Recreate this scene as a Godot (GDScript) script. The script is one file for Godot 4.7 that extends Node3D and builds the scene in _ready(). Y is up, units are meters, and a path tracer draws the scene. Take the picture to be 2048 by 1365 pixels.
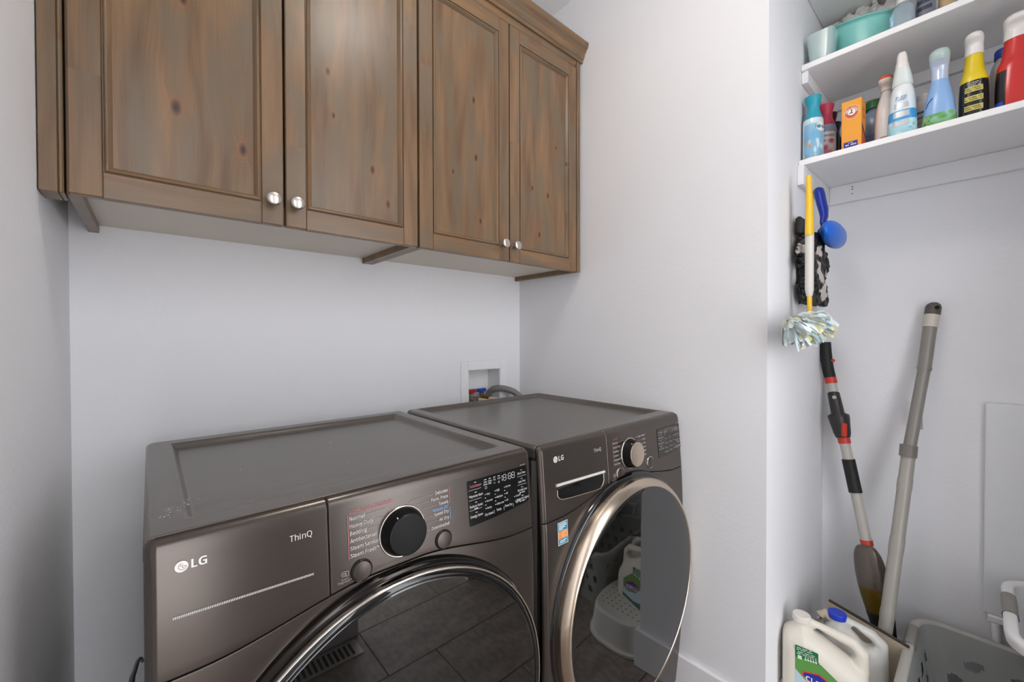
extends Node3D
# A laundry alcove: wall cabinets above a dryer and a washing machine, an open closet with shelves beside it.
# World: x runs along the back wall, y up, z out of the back wall; metres.

class B:
	# Collects triangles with their own normals and UVs.
	var v := PackedVector3Array()
	var n := PackedVector3Array()
	var t := PackedVector2Array()
	var c := PackedColorArray()
	var i := PackedInt32Array()
	var col := Color(1, 1, 1)
	func add(p: Vector3, m: Vector3, uv := Vector2.ZERO) -> int:
		v.append(p); n.append(m); t.append(uv); c.append(col)
		return v.size() - 1
	func tri(a: int, b: int, d: int) -> void:   # counter-clockwise seen from outside
		i.append(a); i.append(d); i.append(b)
	func face(pts: Array, out: Vector3, g := 1, ts := Vector2(1, 1), off := Vector2.ZERO) -> void:
		# a flat convex face that looks towards out; UVs run along the grain axis g
		var m: Vector3 = (pts[1] - pts[0]).cross(pts[2] - pts[0])
		if m.length() < 1e-12:
			return
		m = m.normalized()
		var p := pts.duplicate()
		if m.dot(out) < 0:
			p.reverse(); m = -m
		var k := 0
		if absf(m.y) > absf(m.x) and absf(m.y) >= absf(m.z): k = 1
		elif absf(m.z) > absf(m.x): k = 2
		var ax := [0, 1, 2]; ax.erase(k)
		var al: int = g if g != k else ax[0]
		ax.erase(al)
		var ac: int = ax[0]
		var f := v.size()
		for q in p:
			add(q, m, Vector2(q[ac] / ts.x + off.x, -q[al] / ts.y + off.y))
		for j in range(1, p.size() - 1):
			tri(f, f + j, f + j + 1)
	func box(lo: Vector3, hi: Vector3, bev := 0.0, g := 1, ts := Vector2(1, 1), off := Vector2.ZERO) -> void:
		var ce := (lo + hi) / 2
		var h := (hi - lo) / 2
		bev = minf(bev, minf(h.x, minf(h.y, h.z)) * 0.9)
		var P := func(s: Array, k: int) -> Vector3:
			var q := Vector3(s[0] * h.x, s[1] * h.y, s[2] * h.z)
			for a in 3:
				if a != k: q[a] -= s[a] * bev
			return ce + q
		for k in 3:
			var a := (k + 1) % 3
			var b := (k + 2) % 3
			for s in [-1, 1]:
				var pts := []
				for e in [[-1, -1], [1, -1], [1, 1], [-1, 1]]:
					var sg := [0, 0, 0]
					sg[k] = s; sg[a] = e[0]; sg[b] = e[1]
					pts.append(P.call(sg, k))
				var o := Vector3.ZERO
				o[k] = s
				face(pts, o, g, ts, off)
			if bev > 0:
				for sa in [-1, 1]:
					for sb in [-1, 1]:
						var s0 := [0, 0, 0]; var s1 := [0, 0, 0]
						s0[a] = sa; s0[b] = sb; s1[a] = sa; s1[b] = sb
						s0[k] = -1; s1[k] = 1
						var o := Vector3.ZERO
						o[a] = sa; o[b] = sb
						face([P.call(s0, a), P.call(s1, a), P.call(s1, b), P.call(s0, b)], o, g, ts, off)
		if bev > 0:
			for x in [-1, 1]:
				for y in [-1, 1]:
					for z in [-1, 1]:
						var s := [x, y, z]
						face([P.call(s, 0), P.call(s, 1), P.call(s, 2)], Vector3(x, y, z), g, ts, off)
	func grid(rows: Array, closed := false, flip := 0, us := Vector2(1, 1), uo := Vector2.ZERO) -> void:
		# a smooth skin over rows of points; two equal rows in a row make a crease. flip: 0 = outwards from the middle, 1 / -1 as given
		var m: int = rows[0].size()
		var r := rows.size()
		var w := m if closed else m - 1
		var nr := PackedVector3Array(); nr.resize(r * m)
		var mid := Vector3.ZERO
		for row in rows:
			for p in row: mid += p
		mid /= float(r * m)
		var vol := 0.0
		for a in r - 1:
			for b in w:
				var b2 := (b + 1) % m
				var p0: Vector3 = rows[a][b]; var p1: Vector3 = rows[a][b2]
				var p2: Vector3 = rows[a + 1][b2]; var p3: Vector3 = rows[a + 1][b]
				var fn := (p2 - p0).cross(p3 - p1)
				if fn.length() < 1e-14: continue
				vol += fn.dot((p0 + p1 + p2 + p3) / 4 - mid)
				for k in [a * m + b, a * m + b2, (a + 1) * m + b, (a + 1) * m + b2]: nr[k] += fn
		var s := signf(vol) if flip == 0 else float(flip)
		if s == 0: s = 1.0
		var f := v.size()
		for a in r:
			var pole: bool = (rows[a][0] - rows[a][m / 2]).length() < 1e-9 and (rows[a][0] - rows[a][m / 3]).length() < 1e-9
			var sum := Vector3.ZERO
			if pole:
				for b in m: sum += nr[a * m + b]
			for b in m + (1 if closed else 0):
				var bb := b % m
				var q: Vector3 = sum if pole else nr[a * m + bb]
				add(rows[a][bb], (q * s).normalized(), Vector2(float(b) / w * us.x + uo.x, float(a) / (r - 1) * us.y + uo.y))
		var mm := m + (1 if closed else 0)
		for a in r - 1:
			for b in w:
				var k := f + a * mm + b
				if s > 0:
					tri(k, k + 1, k + mm + 1); tri(k, k + mm + 1, k + mm)
				else:
					tri(k, k + mm + 1, k + 1); tri(k, k + mm, k + mm + 1)
	func lathe(prof: Array, o: Vector3, axis := Vector3.UP, seg := 32, a0 := 0.0, a1 := TAU, sx := 1.0, sz := 1.0) -> void:
		# prof: [radius, height] pairs along the axis; equal neighbours make a crease
		var ax := axis.normalized()
		var e1 := ax.cross(Vector3.RIGHT if absf(ax.x) < 0.9 else Vector3.UP).normalized()
		var e2 := ax.cross(e1)
		var full := absf(a1 - a0 - TAU) < 1e-6
		var rows := []
		for p in prof:
			var row := PackedVector3Array()
			for k in (seg if full else seg + 1):
				var a := a0 + (a1 - a0) * k / seg
				row.append(o + ax * p[1] + (e1 * cos(a) * sx + e2 * sin(a) * sz) * p[0])
			rows.append(row)
		grid(rows, full)
	func tube(path: Array, rad, seg := 12, caps := true, sq := 1.0, side := Vector3.ZERO) -> void:
		# a round tube along points; rad is a number or one per point; sq flattens it across side
		var rows := []
		var prev := Vector3.ZERO
		for k in path.size():
			var d: Vector3 = (path[mini(k + 1, path.size() - 1)] - path[maxi(k - 1, 0)])
			if d.length() < 1e-9: d = prev
			d = d.normalized(); prev = d
			var up := Vector3.UP if absf(d.y) < 0.95 else Vector3.BACK
			if side != Vector3.ZERO: up = side
			var e1 := d.cross(up).normalized()
			var e2 := e1.cross(d)
			var rr: float = rad[k] if rad is Array else rad
			var row := PackedVector3Array()
			for j in seg:
				var a := TAU * j / seg
				row.append(path[k] + e1 * cos(a) * rr + e2 * sin(a) * rr * sq)
			rows.append(row)
		if caps:
			for e in [0, 1]:
				var p: Vector3 = path[0] if e == 0 else path[-1]
				var row := PackedVector3Array(); row.resize(seg); row.fill(p)
				var rim: PackedVector3Array = rows[0] if e == 0 else rows[-1]
				if e == 0:
					rows.push_front(rim); rows.push_front(row)
				else:
					rows.append(rim); rows.append(row)
		grid(rows, true)
	func nets(f: Callable, lo: Vector3, hi: Vector3, cell: float) -> void:
		# surface nets of f < 0
		var nx := int((hi.x - lo.x) / cell) + 2; var ny := int((hi.y - lo.y) / cell) + 2; var nz := int((hi.z - lo.z) / cell) + 2
		var val := PackedFloat32Array(); val.resize(nx * ny * nz)
		var k := 0
		for z in nz:
			for y in ny:
				for x in nx:
					val[k] = f.call(lo + Vector3(x, y, z) * cell)
					k += 1
		var id := PackedInt32Array(); id.resize(nx * ny * nz); id.fill(-1)
		var offs := [0, 1, nx, nx + 1, nx * ny, nx * ny + 1, nx * ny + nx, nx * ny + nx + 1]
		var crn := [Vector3(0, 0, 0), Vector3(1, 0, 0), Vector3(0, 1, 0), Vector3(1, 1, 0), Vector3(0, 0, 1), Vector3(1, 0, 1), Vector3(0, 1, 1), Vector3(1, 1, 1)]
		var edges := [[0, 1], [2, 3], [4, 5], [6, 7], [0, 2], [1, 3], [4, 6], [5, 7], [0, 4], [1, 5], [2, 6], [3, 7]]
		for z in nz - 1:
			for y in ny - 1:
				for x in nx - 1:
					var b := (z * ny + y) * nx + x
					var inside := 0
					for o in offs:
						if val[b + o] < 0: inside += 1
					if inside == 0 or inside == 8: continue
					var s := Vector3.ZERO
					var cnt := 0
					for e in edges:
						var va: float = val[b + offs[e[0]]]; var vb: float = val[b + offs[e[1]]]
						if (va < 0) != (vb < 0):
							s += crn[e[0]].lerp(crn[e[1]], va / (va - vb)); cnt += 1
					var g := Vector3(val[b + 1] - val[b] + val[b + offs[7]] - val[b + offs[6]], val[b + nx] - val[b] + val[b + offs[7]] - val[b + offs[5]], val[b + nx * ny] - val[b] + val[b + offs[7]] - val[b + offs[3]])
					id[b] = add(lo + (Vector3(x, y, z) + s / cnt) * cell, g.normalized())
		for z in range(1, nz - 1):
			for y in range(1, ny - 1):
				for x in range(1, nx - 1):
					var b := (z * ny + y) * nx + x
					for a in 3:
						var d: int = [1, nx, nx * ny][a]
						var da: int = [nx, nx * ny, 1][a]; var db: int = [nx * ny, 1, nx][a]
						if (val[b] < 0) == (val[b + d] < 0): continue
						var q := [id[b], id[b - da], id[b - da - db], id[b - db]]
						if q.has(-1): continue
						if val[b] < 0:
							tri(q[0], q[1], q[2]); tri(q[0], q[2], q[3])
						else:
							tri(q[0], q[2], q[1]); tri(q[0], q[3], q[2])
	func text(s: String, h: float, surf: Callable, u: float, w: float, align := 0, stretch := 1.0) -> float:
		# lettering laid on surf(u, v) -> [point, normal]; h is the em height; align -1 / 0 / 1: u is its left / middle / right
		var a: Array = Fonts.glyphs(s)
		var sc := h / 32.0
		var width: float = a[2] * sc * stretch
		var u0 := u - (0.0 if align < 0 else width / 2 if align == 0 else width)
		var f := v.size()
		for p in a[0]:
			var q: Array = surf.call(u0 + (p.x - a[3]) * sc * stretch, w + p.y * sc)
			add(q[0], q[1])
		for k in a[1]: i.append(k + f)
		return width
	func strip(p: Array, w: float, surf: Callable) -> void:
		# a flat line of width w through the points p (in u, v) on surf
		for k in p.size() - 1:
			var d: Vector2 = p[k + 1] - p[k]
			var m := maxi(1, int(d.length() / 0.02))
			var x := Vector2(-d.y, d.x).normalized() * w / 2
			for j in m:
				var a: Vector2 = p[k] + d * j / m; var b: Vector2 = p[k] + d * (j + 1) / m
				var qs := []
				for e in [a - x, b - x, b + x, a + x]: qs.append(surf.call(e.x, e.y))
				var f := v.size()
				for q in qs: add(q[0], q[1])
				if ((qs[1][0] - qs[0][0]) as Vector3).cross(qs[2][0] - qs[0][0]).dot(qs[0][1]) > 0:
					tri(f, f + 1, f + 2); tri(f, f + 2, f + 3)
				else:
					tri(f, f + 2, f + 1); tri(f, f + 3, f + 2)
	func blob(poly: PackedVector2Array, surf: Callable) -> void:
		# a flat printed shape on surf
		var ix := Geometry2D.triangulate_polygon(poly)
		var f := v.size()
		for p in poly:
			var q: Array = surf.call(p.x, p.y)
			add(q[0], q[1], p)
		for k in range(0, ix.size(), 3):
			var a := f + ix[k]; var b := f + ix[k + 1]; var d := f + ix[k + 2]
			if (v[b] - v[a]).cross(v[d] - v[a]).dot(n[a]) > 0: tri(a, b, d)
			else: tri(a, d, b)
	func scribble(u: float, w: float, len: float, h: float, surf: Callable, s: int) -> void:
		# print too small to read: a row of short uneven strokes
		var x := u; var k := s
		while x < u + len:
			var l: float = h * (0.45 + 0.35 * ((k * 37 + 11) % 5) / 4.0)
			if k % 6 != 5: strip([Vector2(x, w), Vector2(minf(x + l, u + len), w)], h * (0.7 + 0.3 * (k % 2)), surf)
			x += l + h * 0.22; k += 1
	func disc(cx: float, cy: float, r0: float, r1: float, surf: Callable, a0 := 0.0, a1 := TAU, seg := 24, ey := 1.0) -> void:
		# a flat ring or disc (r0 = 0) on surf
		var f := v.size()
		for k in seg + 1:
			var a := a0 + (a1 - a0) * k / seg
			for r in [r0, r1]:
				var q: Array = surf.call(cx + cos(a) * r, cy + sin(a) * r * ey)
				add(q[0], q[1])
		for k in seg:
			var a := f + k * 2
			if (v[a + 1] - v[a]).cross(v[a + 3] - v[a]).dot(n[a]) > 0:
				tri(a, a + 1, a + 3); tri(a, a + 3, a + 2)
			else:
				tri(a, a + 3, a + 1); tri(a, a + 2, a + 3)
	func mesh(at := Vector3.ZERO, colors := false) -> ArrayMesh:
		var a := []; a.resize(Mesh.ARRAY_MAX)
		if at != Vector3.ZERO:
			for k in v.size(): v[k] -= at
		a[Mesh.ARRAY_VERTEX] = v; a[Mesh.ARRAY_NORMAL] = n; a[Mesh.ARRAY_TEX_UV] = t; a[Mesh.ARRAY_INDEX] = i
		if colors: a[Mesh.ARRAY_COLOR] = c
		var m := ArrayMesh.new()
		m.add_surface_from_arrays(Mesh.PRIMITIVE_TRIANGLES, a)
		return m

class Fonts:
	static var cache := {}
	static var font: SystemFont
	static func glyphs(s: String) -> Array:
		if not cache.has(s):
			if font == null:
				font = SystemFont.new(); font.font_names = PackedStringArray(["Droid Sans"])
			var tm := TextMesh.new()
			var bold := s.begins_with("*B*")
			if bold:
				var bf := SystemFont.new(); bf.font_names = PackedStringArray(["Droid Sans"]); bf.font_weight = 700
				tm.font = bf
			else: tm.font = font
			tm.text = s.trim_prefix("*B*"); tm.depth = 0.0; tm.pixel_size = 1.0; tm.font_size = 32; tm.curve_step = 2.0
			tm.horizontal_alignment = HORIZONTAL_ALIGNMENT_LEFT
			var a := tm.surface_get_arrays(0)
			var pv: PackedVector3Array = a[Mesh.ARRAY_VERTEX]
			var ix: PackedInt32Array = a[Mesh.ARRAY_INDEX] if a[Mesh.ARRAY_INDEX] != null else PackedInt32Array(range(pv.size()))
			var lo := 1e9; var hi := -1e9
			for p in pv:
				lo = minf(lo, p.x); hi = maxf(hi, p.x)
			cache[s] = [pv, ix, hi - lo, lo]
		return cache[s]

var org := {}
var names := {}
var M := {}
var rng := RandomNumberGenerator.new()

func srgb(h: String) -> Color: return Color(h)

func mat(color: Color, rough := 0.5, metal := 0.0, spec := 0.5) -> StandardMaterial3D:
	var m := StandardMaterial3D.new()
	m.albedo_color = color; m.roughness = rough; m.metallic = metal; m.metallic_specular = spec
	return m

func numbered(s: String) -> String:
	var k: int = names.get(s, 0)
	names[s] = k + 1
	return s if k == 0 else "%s_%03d" % [s, k]

func tag(o: Node, label: String, category: String, group := "", kind := "") -> Node:
	if label: o.set_meta("label", label)
	if category: o.set_meta("category", category)
	if group: o.set_meta("group", group)
	if kind: o.set_meta("kind", kind)
	return o

func thing(called: String, at: Vector3, label: String, category: String, group := "") -> Node3D:
	var o := Node3D.new()
	o.name = numbered(called)
	add_child(o)
	o.position = at; org[o] = at
	tag(o, label, category, group)
	return o

func put(called: String, b: B, m: Material, parent: Node3D = null, colors := false, kind := "") -> MeshInstance3D:
	# commits b (in world coordinates) as one mesh: a part of parent, or a top-level object standing at its base
	var o := MeshInstance3D.new()
	var at: Vector3
	if parent == null:
		var lo := Vector3.ONE * 1e9; var hi := -lo
		for p in b.v:
			lo = lo.min(p); hi = hi.max(p)
		at = Vector3((lo.x + hi.x) / 2, lo.y, (lo.z + hi.z) / 2)
		o.name = numbered(called)
		add_child(o)
		o.position = at
	else:
		at = org[parent]
		o.name = called
		parent.add_child(o, true)
	org[o] = at
	o.mesh = b.mesh(at, colors)
	o.material_override = m
	if kind: o.set_meta("kind", kind)
	return o

func sub(called: String, parent: Node3D) -> Node3D:   # an empty part that holds sub-parts
	var o := Node3D.new()
	o.name = called
	parent.add_child(o, true)
	org[o] = org[parent]
	return o

func structure(called: String, b: B, m: Material) -> MeshInstance3D:
	return put(called, b, m, null, false, "structure")

func cr(p: Array, t: float) -> Array:   # Catmull-Rom through rows of numbers, t in 0..1
	var k := clampf(t, 0, 1) * (p.size() - 1)
	var i := mini(int(k), p.size() - 2)
	var f := k - i
	var r := []
	var a: Array = p[maxi(i - 1, 0)]; var b: Array = p[i]; var c: Array = p[i + 1]; var d: Array = p[mini(i + 2, p.size() - 1)]
	for j in b.size():
		r.append(cubic_interpolate(b[j], c[j], a[j], d[j], f))
	return r

# ---------------------------------------------------------------- textures
func noise(s: int, freq: float, oct := 3) -> FastNoiseLite:
	var f := FastNoiseLite.new()
	f.seed = s; f.frequency = freq; f.noise_type = FastNoiseLite.TYPE_SIMPLEX_SMOOTH
	f.fractal_type = FastNoiseLite.FRACTAL_FBM; f.fractal_octaves = oct
	return f

func noise_tex(s: int, freq: float, oct := 3, normal := false, bump := 2.0, size := 512) -> NoiseTexture2D:
	var t := NoiseTexture2D.new()
	t.width = size; t.height = size; t.seamless = true; t.noise = noise(s, freq, oct)
	t.as_normal_map = normal; t.bump_strength = bump
	return t

func wood_image(s: int, w: int, h: int, wm: float, hm: float, knots: Array, warm := 0.5, dark := 0.0) -> ImageTexture:
	# stained knotty alder: grain along the height; knots are [x, y from the top, radius] in metres
	var n1 := noise(s, 1.0, 2); var n2 := noise(s + 1, 1.0, 3); var n3 := noise(s + 2, 1.0, 3); var n4 := noise(s + 3, 1.0, 2)
	var data := PackedByteArray(); data.resize(w * h * 3)
	var c_dark := Color("5a4432"); var c_mid := Color("7a5f45"); var c_light := Color("906f4e"); var c_grey := Color("6e604e"); var c_knot := Color("33201a")
	var k := 0
	for py in h:
		var y := float(py) / h * hm
		for px in w:
			var x := float(px) / w * wm
			var sx := x; var kd := 0.0; var ring := 0.0; var halo := 0.0
			for q in knots:
				var dx: float = x - q[0]; var dy: float = (y - q[1]) * 0.55
				var d := sqrt(dx * dx + dy * dy)
				var r: float = q[2]
				if d < r * 7:
					var e := exp(-d * d / (r * r * 6.0))
					sx += dx * e * 1.6
					halo = maxf(halo, exp(-d * d / (r * r * 4.5)))
					kd = maxf(kd, clampf(1.35 - d / r, 0, 1))
					ring += sin(d / r * 9.0) * e * 0.35
			var warp := n4.get_noise_2d(sx * 7.0, y * 2.2) * 0.012
			sx += warp
			var fine := n1.get_noise_2d(sx * 260.0, y * 5.0)
			var band := n2.get_noise_2d(sx * 15.0, y * 1.5)
			var blot := n3.get_noise_2d(x * 11.0 + 40.0, y * 3.2)
			var tone := clampf(0.5 + band * 0.5 + fine * 0.14 + ring * 0.35 + (warm - 0.5) * 0.8, 0, 1)
			var cc := c_dark.lerp(c_mid, tone * 2.0) if tone < 0.5 else c_mid.lerp(c_light, tone * 2.0 - 1.0)
			cc = cc.lerp(c_grey, clampf(blot * 1.3 + 0.42 - warm * 0.35, 0, 0.8))
			cc = cc.lerp(Color("8d5c38"), halo * 0.5)
			cc = cc.lerp(c_knot, clampf(kd + dark, 0, 1) * 0.85)
			data[k] = int(clampf(cc.r, 0, 1) * 255); data[k + 1] = int(clampf(cc.g, 0, 1) * 255); data[k + 2] = int(clampf(cc.b, 0, 1) * 255)
			k += 3
	return ImageTexture.create_from_image(Image.create_from_data(w, h, false, Image.FORMAT_RGB8, data))

func wood_mat(tex: Texture2D) -> StandardMaterial3D:
	var m := mat(Color(1, 1, 1), 0.36, 0.0, 0.42)
	m.albedo_texture = tex
	m.clearcoat_enabled = true; m.clearcoat = 0.2; m.clearcoat_roughness = 0.27
	return m

func tile_image(s: int) -> ImageTexture:
	var n1 := noise(s, 1.0, 3); var n2 := noise(s + 7, 1.0, 3)
	var w := 256; var h := 128
	var data := PackedByteArray(); data.resize(w * h * 3)
	var k := 0
	for y in h:
		for x in w:
			var f := 0.5 + n1.get_noise_2d(x * 0.022, y * 0.17) * 0.6 + n2.get_noise_2d(x * 0.012, y * 0.02) * 0.5
			var c := Color("7b7069").lerp(Color("a3978d"), clampf(f, 0, 1))
			data[k] = int(c.r * 255); data[k + 1] = int(c.g * 255); data[k + 2] = int(c.b * 255)
			k += 3
	return ImageTexture.create_from_image(Image.create_from_data(w, h, false, Image.FORMAT_RGB8, data))

func materials() -> void:
	var orange := noise_tex(3, 0.035, 3)
	var wall := mat(Color("eeeef0"), 0.62, 0.0, 0.4)
	wall.heightmap_enabled = true; wall.heightmap_texture = orange; wall.heightmap_scale = 0.03
	wall.uv1_triplanar = true; wall.uv1_world_triplanar = true; wall.uv1_scale = Vector3(2.6, 2.6, 2.6)
	M.wall = wall
	var ceil := wall.duplicate() as StandardMaterial3D
	ceil.albedo_color = Color("efeff0"); ceil.heightmap_scale = 0.08
	M.ceiling = ceil
	M.trim = mat(Color("f1f1f2"), 0.35)
	M.shelf = mat(Color("f3f2f1"), 0.38)
	M.cleat = mat(Color("ebebec"), 0.5)
	M.black = mat(Color("0b0b0c"), 0.35)
	M.hole = mat(Color("050505"), 0.9)
	M.white = mat(Color("e9e7e4"), 0.35)
	M.brushed = mat(Color("c9c2ba"), 0.28, 1.0)
	M.underside = mat(Color("d8cdbf"), 0.45)
	# appliances
	M.lid = mat(Color("6a645f"), 0.27, 0.35)
	var speck := noise_tex(11, 0.4, 2, true, 0.6)
	M.lid.normal_enabled = true; M.lid.normal_texture = speck; M.lid.normal_scale = 0.1
	M.lid.uv1_triplanar = true; M.lid.uv1_scale = Vector3(9, 9, 9)
	M.steel = mat(Color("59524d"), 0.21, 0.7)
	M.side = mat(Color("4b4744"), 0.4, 0.4)
	M.gloss_black = mat(Color("0a0a0a"), 0.06, 0.0, 0.6)
	M.door_glass = mat(Color("0d0d0c"), 0.025, 0.0, 0.72)
	M.dial_black = mat(Color("0d0d0d"), 0.42, 0.0, 0.35)
	M.emblem = mat(Color("e4e0da"), 0.35, 0.25)
	M.dark_chrome = mat(Color("3a3735"), 0.12, 0.9)
	M.chrome = mat(Color("d9d3cb"), 0.16, 1.0)
	M.champagne = mat(Color("d3c3b0"), 0.25, 1.0)
	M.print_white = mat(Color("e3e1de"), 0.5)
	M.print_grey = mat(Color("a9a5a0"), 0.5)
	M.print_red = mat(Color("d97c83"), 0.5)
	M.print_blue = mat(Color("86b4ee"), 0.5)
	M.display = mat(Color("101213"), 0.08, 0.0, 0.5)
	M.button = mat(Color("544d49"), 0.26, 0.75)

func box_of(lo: Vector3, hi: Vector3, bev := 0.0) -> B:
	var b := B.new()
	b.box(lo, hi, bev)
	return b

# ---------------------------------------------------------------- the room
const W := 1.534      # the alcove's far side wall
const ZK := 1.096     # where that wall ends and the closet begins
const W2 := 2.19      # the closet's back wall
const CEIL := 2.70

func room() -> void:
	var b := B.new()   # the back wall, round the hole of the supply box
	var hx0 := 1.222; var hx1 := 1.405; var hy0 := 0.90; var hy1 := 1.098
	b.box(Vector3(-0.1, 0, -0.12), Vector3(hx0, CEIL, 0)); b.box(Vector3(hx1, 0, -0.12), Vector3(W + 0.1, CEIL, 0))
	b.box(Vector3(hx0, 0, -0.12), Vector3(hx1, hy0, 0)); b.box(Vector3(hx0, hy1, -0.12), Vector3(hx1, CEIL, 0))
	structure("wall_back", b, M.wall)
	structure("wall_left", box_of(Vector3(-0.1, 0, 0), Vector3(0, CEIL, 2.6)), M.wall)
	b = B.new()
	b.box(Vector3(W, 0, 0), Vector3(W + 0.12, CEIL, ZK - 0.12))
	structure("wall_right", b, M.wall)
	structure("wall_closet_end", box_of(Vector3(W, 0, ZK - 0.12), Vector3(W2 + 0.1, CEIL, ZK)), M.wall)
	structure("wall_closet_back", box_of(Vector3(W2, 0, ZK), Vector3(W2 + 0.1, CEIL, 2.6)), M.wall)
	# the wall behind the camera: a pier between two openings that let the daylight in
	b = B.new()
	b.box(Vector3(0.31, 0, 1.95), Vector3(0.80, CEIL, 2.07)); b.box(Vector3(0.0, 2.45, 1.95), Vector3(0.31, CEIL, 2.07))
	b.box(Vector3(0.80, 2.45, 1.95), Vector3(1.38, CEIL, 2.07))
	structure("wall_front", b, M.wall)
	structure("wall_closet_near", box_of(Vector3(1.38, 0, 1.95), Vector3(1.50, CEIL, 2.45)), M.wall)
	b = B.new()
	b.box(Vector3(1.38, 0, 2.45), Vector3(W2, CEIL, 2.57))
	structure("wall_closet_front", b, M.wall)
	structure("ceiling", box_of(Vector3(-0.1, CEIL, -0.12), Vector3(W2 + 0.1, CEIL + 0.1, 2.57)), M.ceiling)
	# floor: grout bed and tiles
	var fl := structure("floor", box_of(Vector3(-0.1, -0.1, -0.12), Vector3(W2 + 0.1, -0.004, 3.4)), mat(Color("4a443f"), 0.9))
	var tm := []
	for k in 3:
		var m := mat(Color(1, 1, 1), 0.42)
		m.albedo_texture = tile_image(100 + k * 13)
		tm.append(m)
	rng.seed = 5
	var meshes := {}
	var row := -1
	for r in 12:
		var z0 := -0.155 + r * 0.3
		row += 1
		var x := 1.005 - 0.6 * 3 - (0.2 * ((r + 1) % 3))
		while x < W2:
			var x0 := maxf(x, 0.0) + 0.0015; var x1 := minf(x + 0.6, W2) - 0.0015
			if x1 - x0 > 0.03:
				var lo := Vector3(x0, -0.012, maxf(z0, 0) + 0.0015); var hi := Vector3(x1, 0, z0 + 0.2985)
				var t := B.new()
				t.box(lo, hi, 0.0015, 0, Vector2(0.3, 0.6), Vector2(rng.randf(), rng.randf()))
				put("floor_tile", t, tm[rng.randi() % 3], fl)
			x += 0.6
	# skirting boards
	var sk := func(called: String, lo: Vector3, hi: Vector3) -> void:
		structure(called, box_of(lo, hi, 0.003), M.trim)
	sk.call("baseboard_right", Vector3(W - 0.015, 0, 0.0), Vector3(W, 0.144, ZK + 0.015))
	sk.call("baseboard_closet_end", Vector3(W, 0, ZK), Vector3(W2, 0.144, ZK + 0.015))
	sk.call("baseboard_closet_back", Vector3(W2 - 0.015, 0, ZK + 0.015), Vector3(W2, 0.144, 2.45))
	sk.call("baseboard_left", Vector3(0, 0, 0), Vector3(0.015, 0.144, 1.95))
	sk.call("baseboard_back", Vector3(0.015, 0, 0), Vector3(W - 0.015, 0.144, 0.015))
	sk.call("baseboard_front", Vector3(0.31, 0, 1.935), Vector3(0.80, 0.144, 1.95))
	# floor register in front of the pier
	var v := thing("floor_register", Vector3(0.65, 0, 1.87), "light metal floor vent with dark slots, at the foot of the pier facing the dryer", "vent")
	put("frame", box_of(Vector3(0.50, 0.0005, 1.82), Vector3(0.78, 0.005, 1.92), 0.002), mat(Color("b9b3aa"), 0.4, 0.3), v)
	for k in 12:
		put("slot", box_of(Vector3(0.52 + k * 0.02, 0.004, 1.835), Vector3(0.53 + k * 0.02, 0.0056, 1.905)), M.hole, v)

func ceiling_lamp() -> void:
	var c := Vector3(0.79, 0, 1.08)
	var t := thing("ceiling_lamp", Vector3(c.x, CEIL, c.z), "round flush ceiling lamp with a white diffuser, above the floor in front of the machines", "lamp")
	var b := B.new()
	b.lathe([[0.0, CEIL], [0.19, CEIL], [0.19, CEIL], [0.192, CEIL - 0.03], [0.182, CEIL - 0.04], [0.175, CEIL - 0.036]], c, Vector3.UP, 40)
	put("base", b, M.trim, t)
	var m := mat(Color("f4f2ee"), 0.4)
	m.emission_enabled = true; m.emission = Color(1, 0.96, 0.9); m.emission_energy_multiplier = 6.5
	b = B.new()
	b.lathe([[0.176, CEIL - 0.036], [0.16, CEIL - 0.05], [0.11, CEIL - 0.062], [0.05, CEIL - 0.068], [0.0, CEIL - 0.07]], c, Vector3.UP, 40)
	put("diffuser", b, m, t)
	var l := OmniLight3D.new()
	l.name = "ceiling_lamp_light"
	l.light_size = 0.12; l.omni_range = 8.0; l.omni_attenuation = 2.0
	l.light_energy = LAMP; l.light_color = Color(1, 0.985, 0.975); l.shadow_enabled = true
	add_child(l)
	l.position = Vector3(c.x, CEIL - 0.12, c.z)

# ---------------------------------------------------------------- wall cabinets
const ZD := 0.395     # door faces

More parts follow.
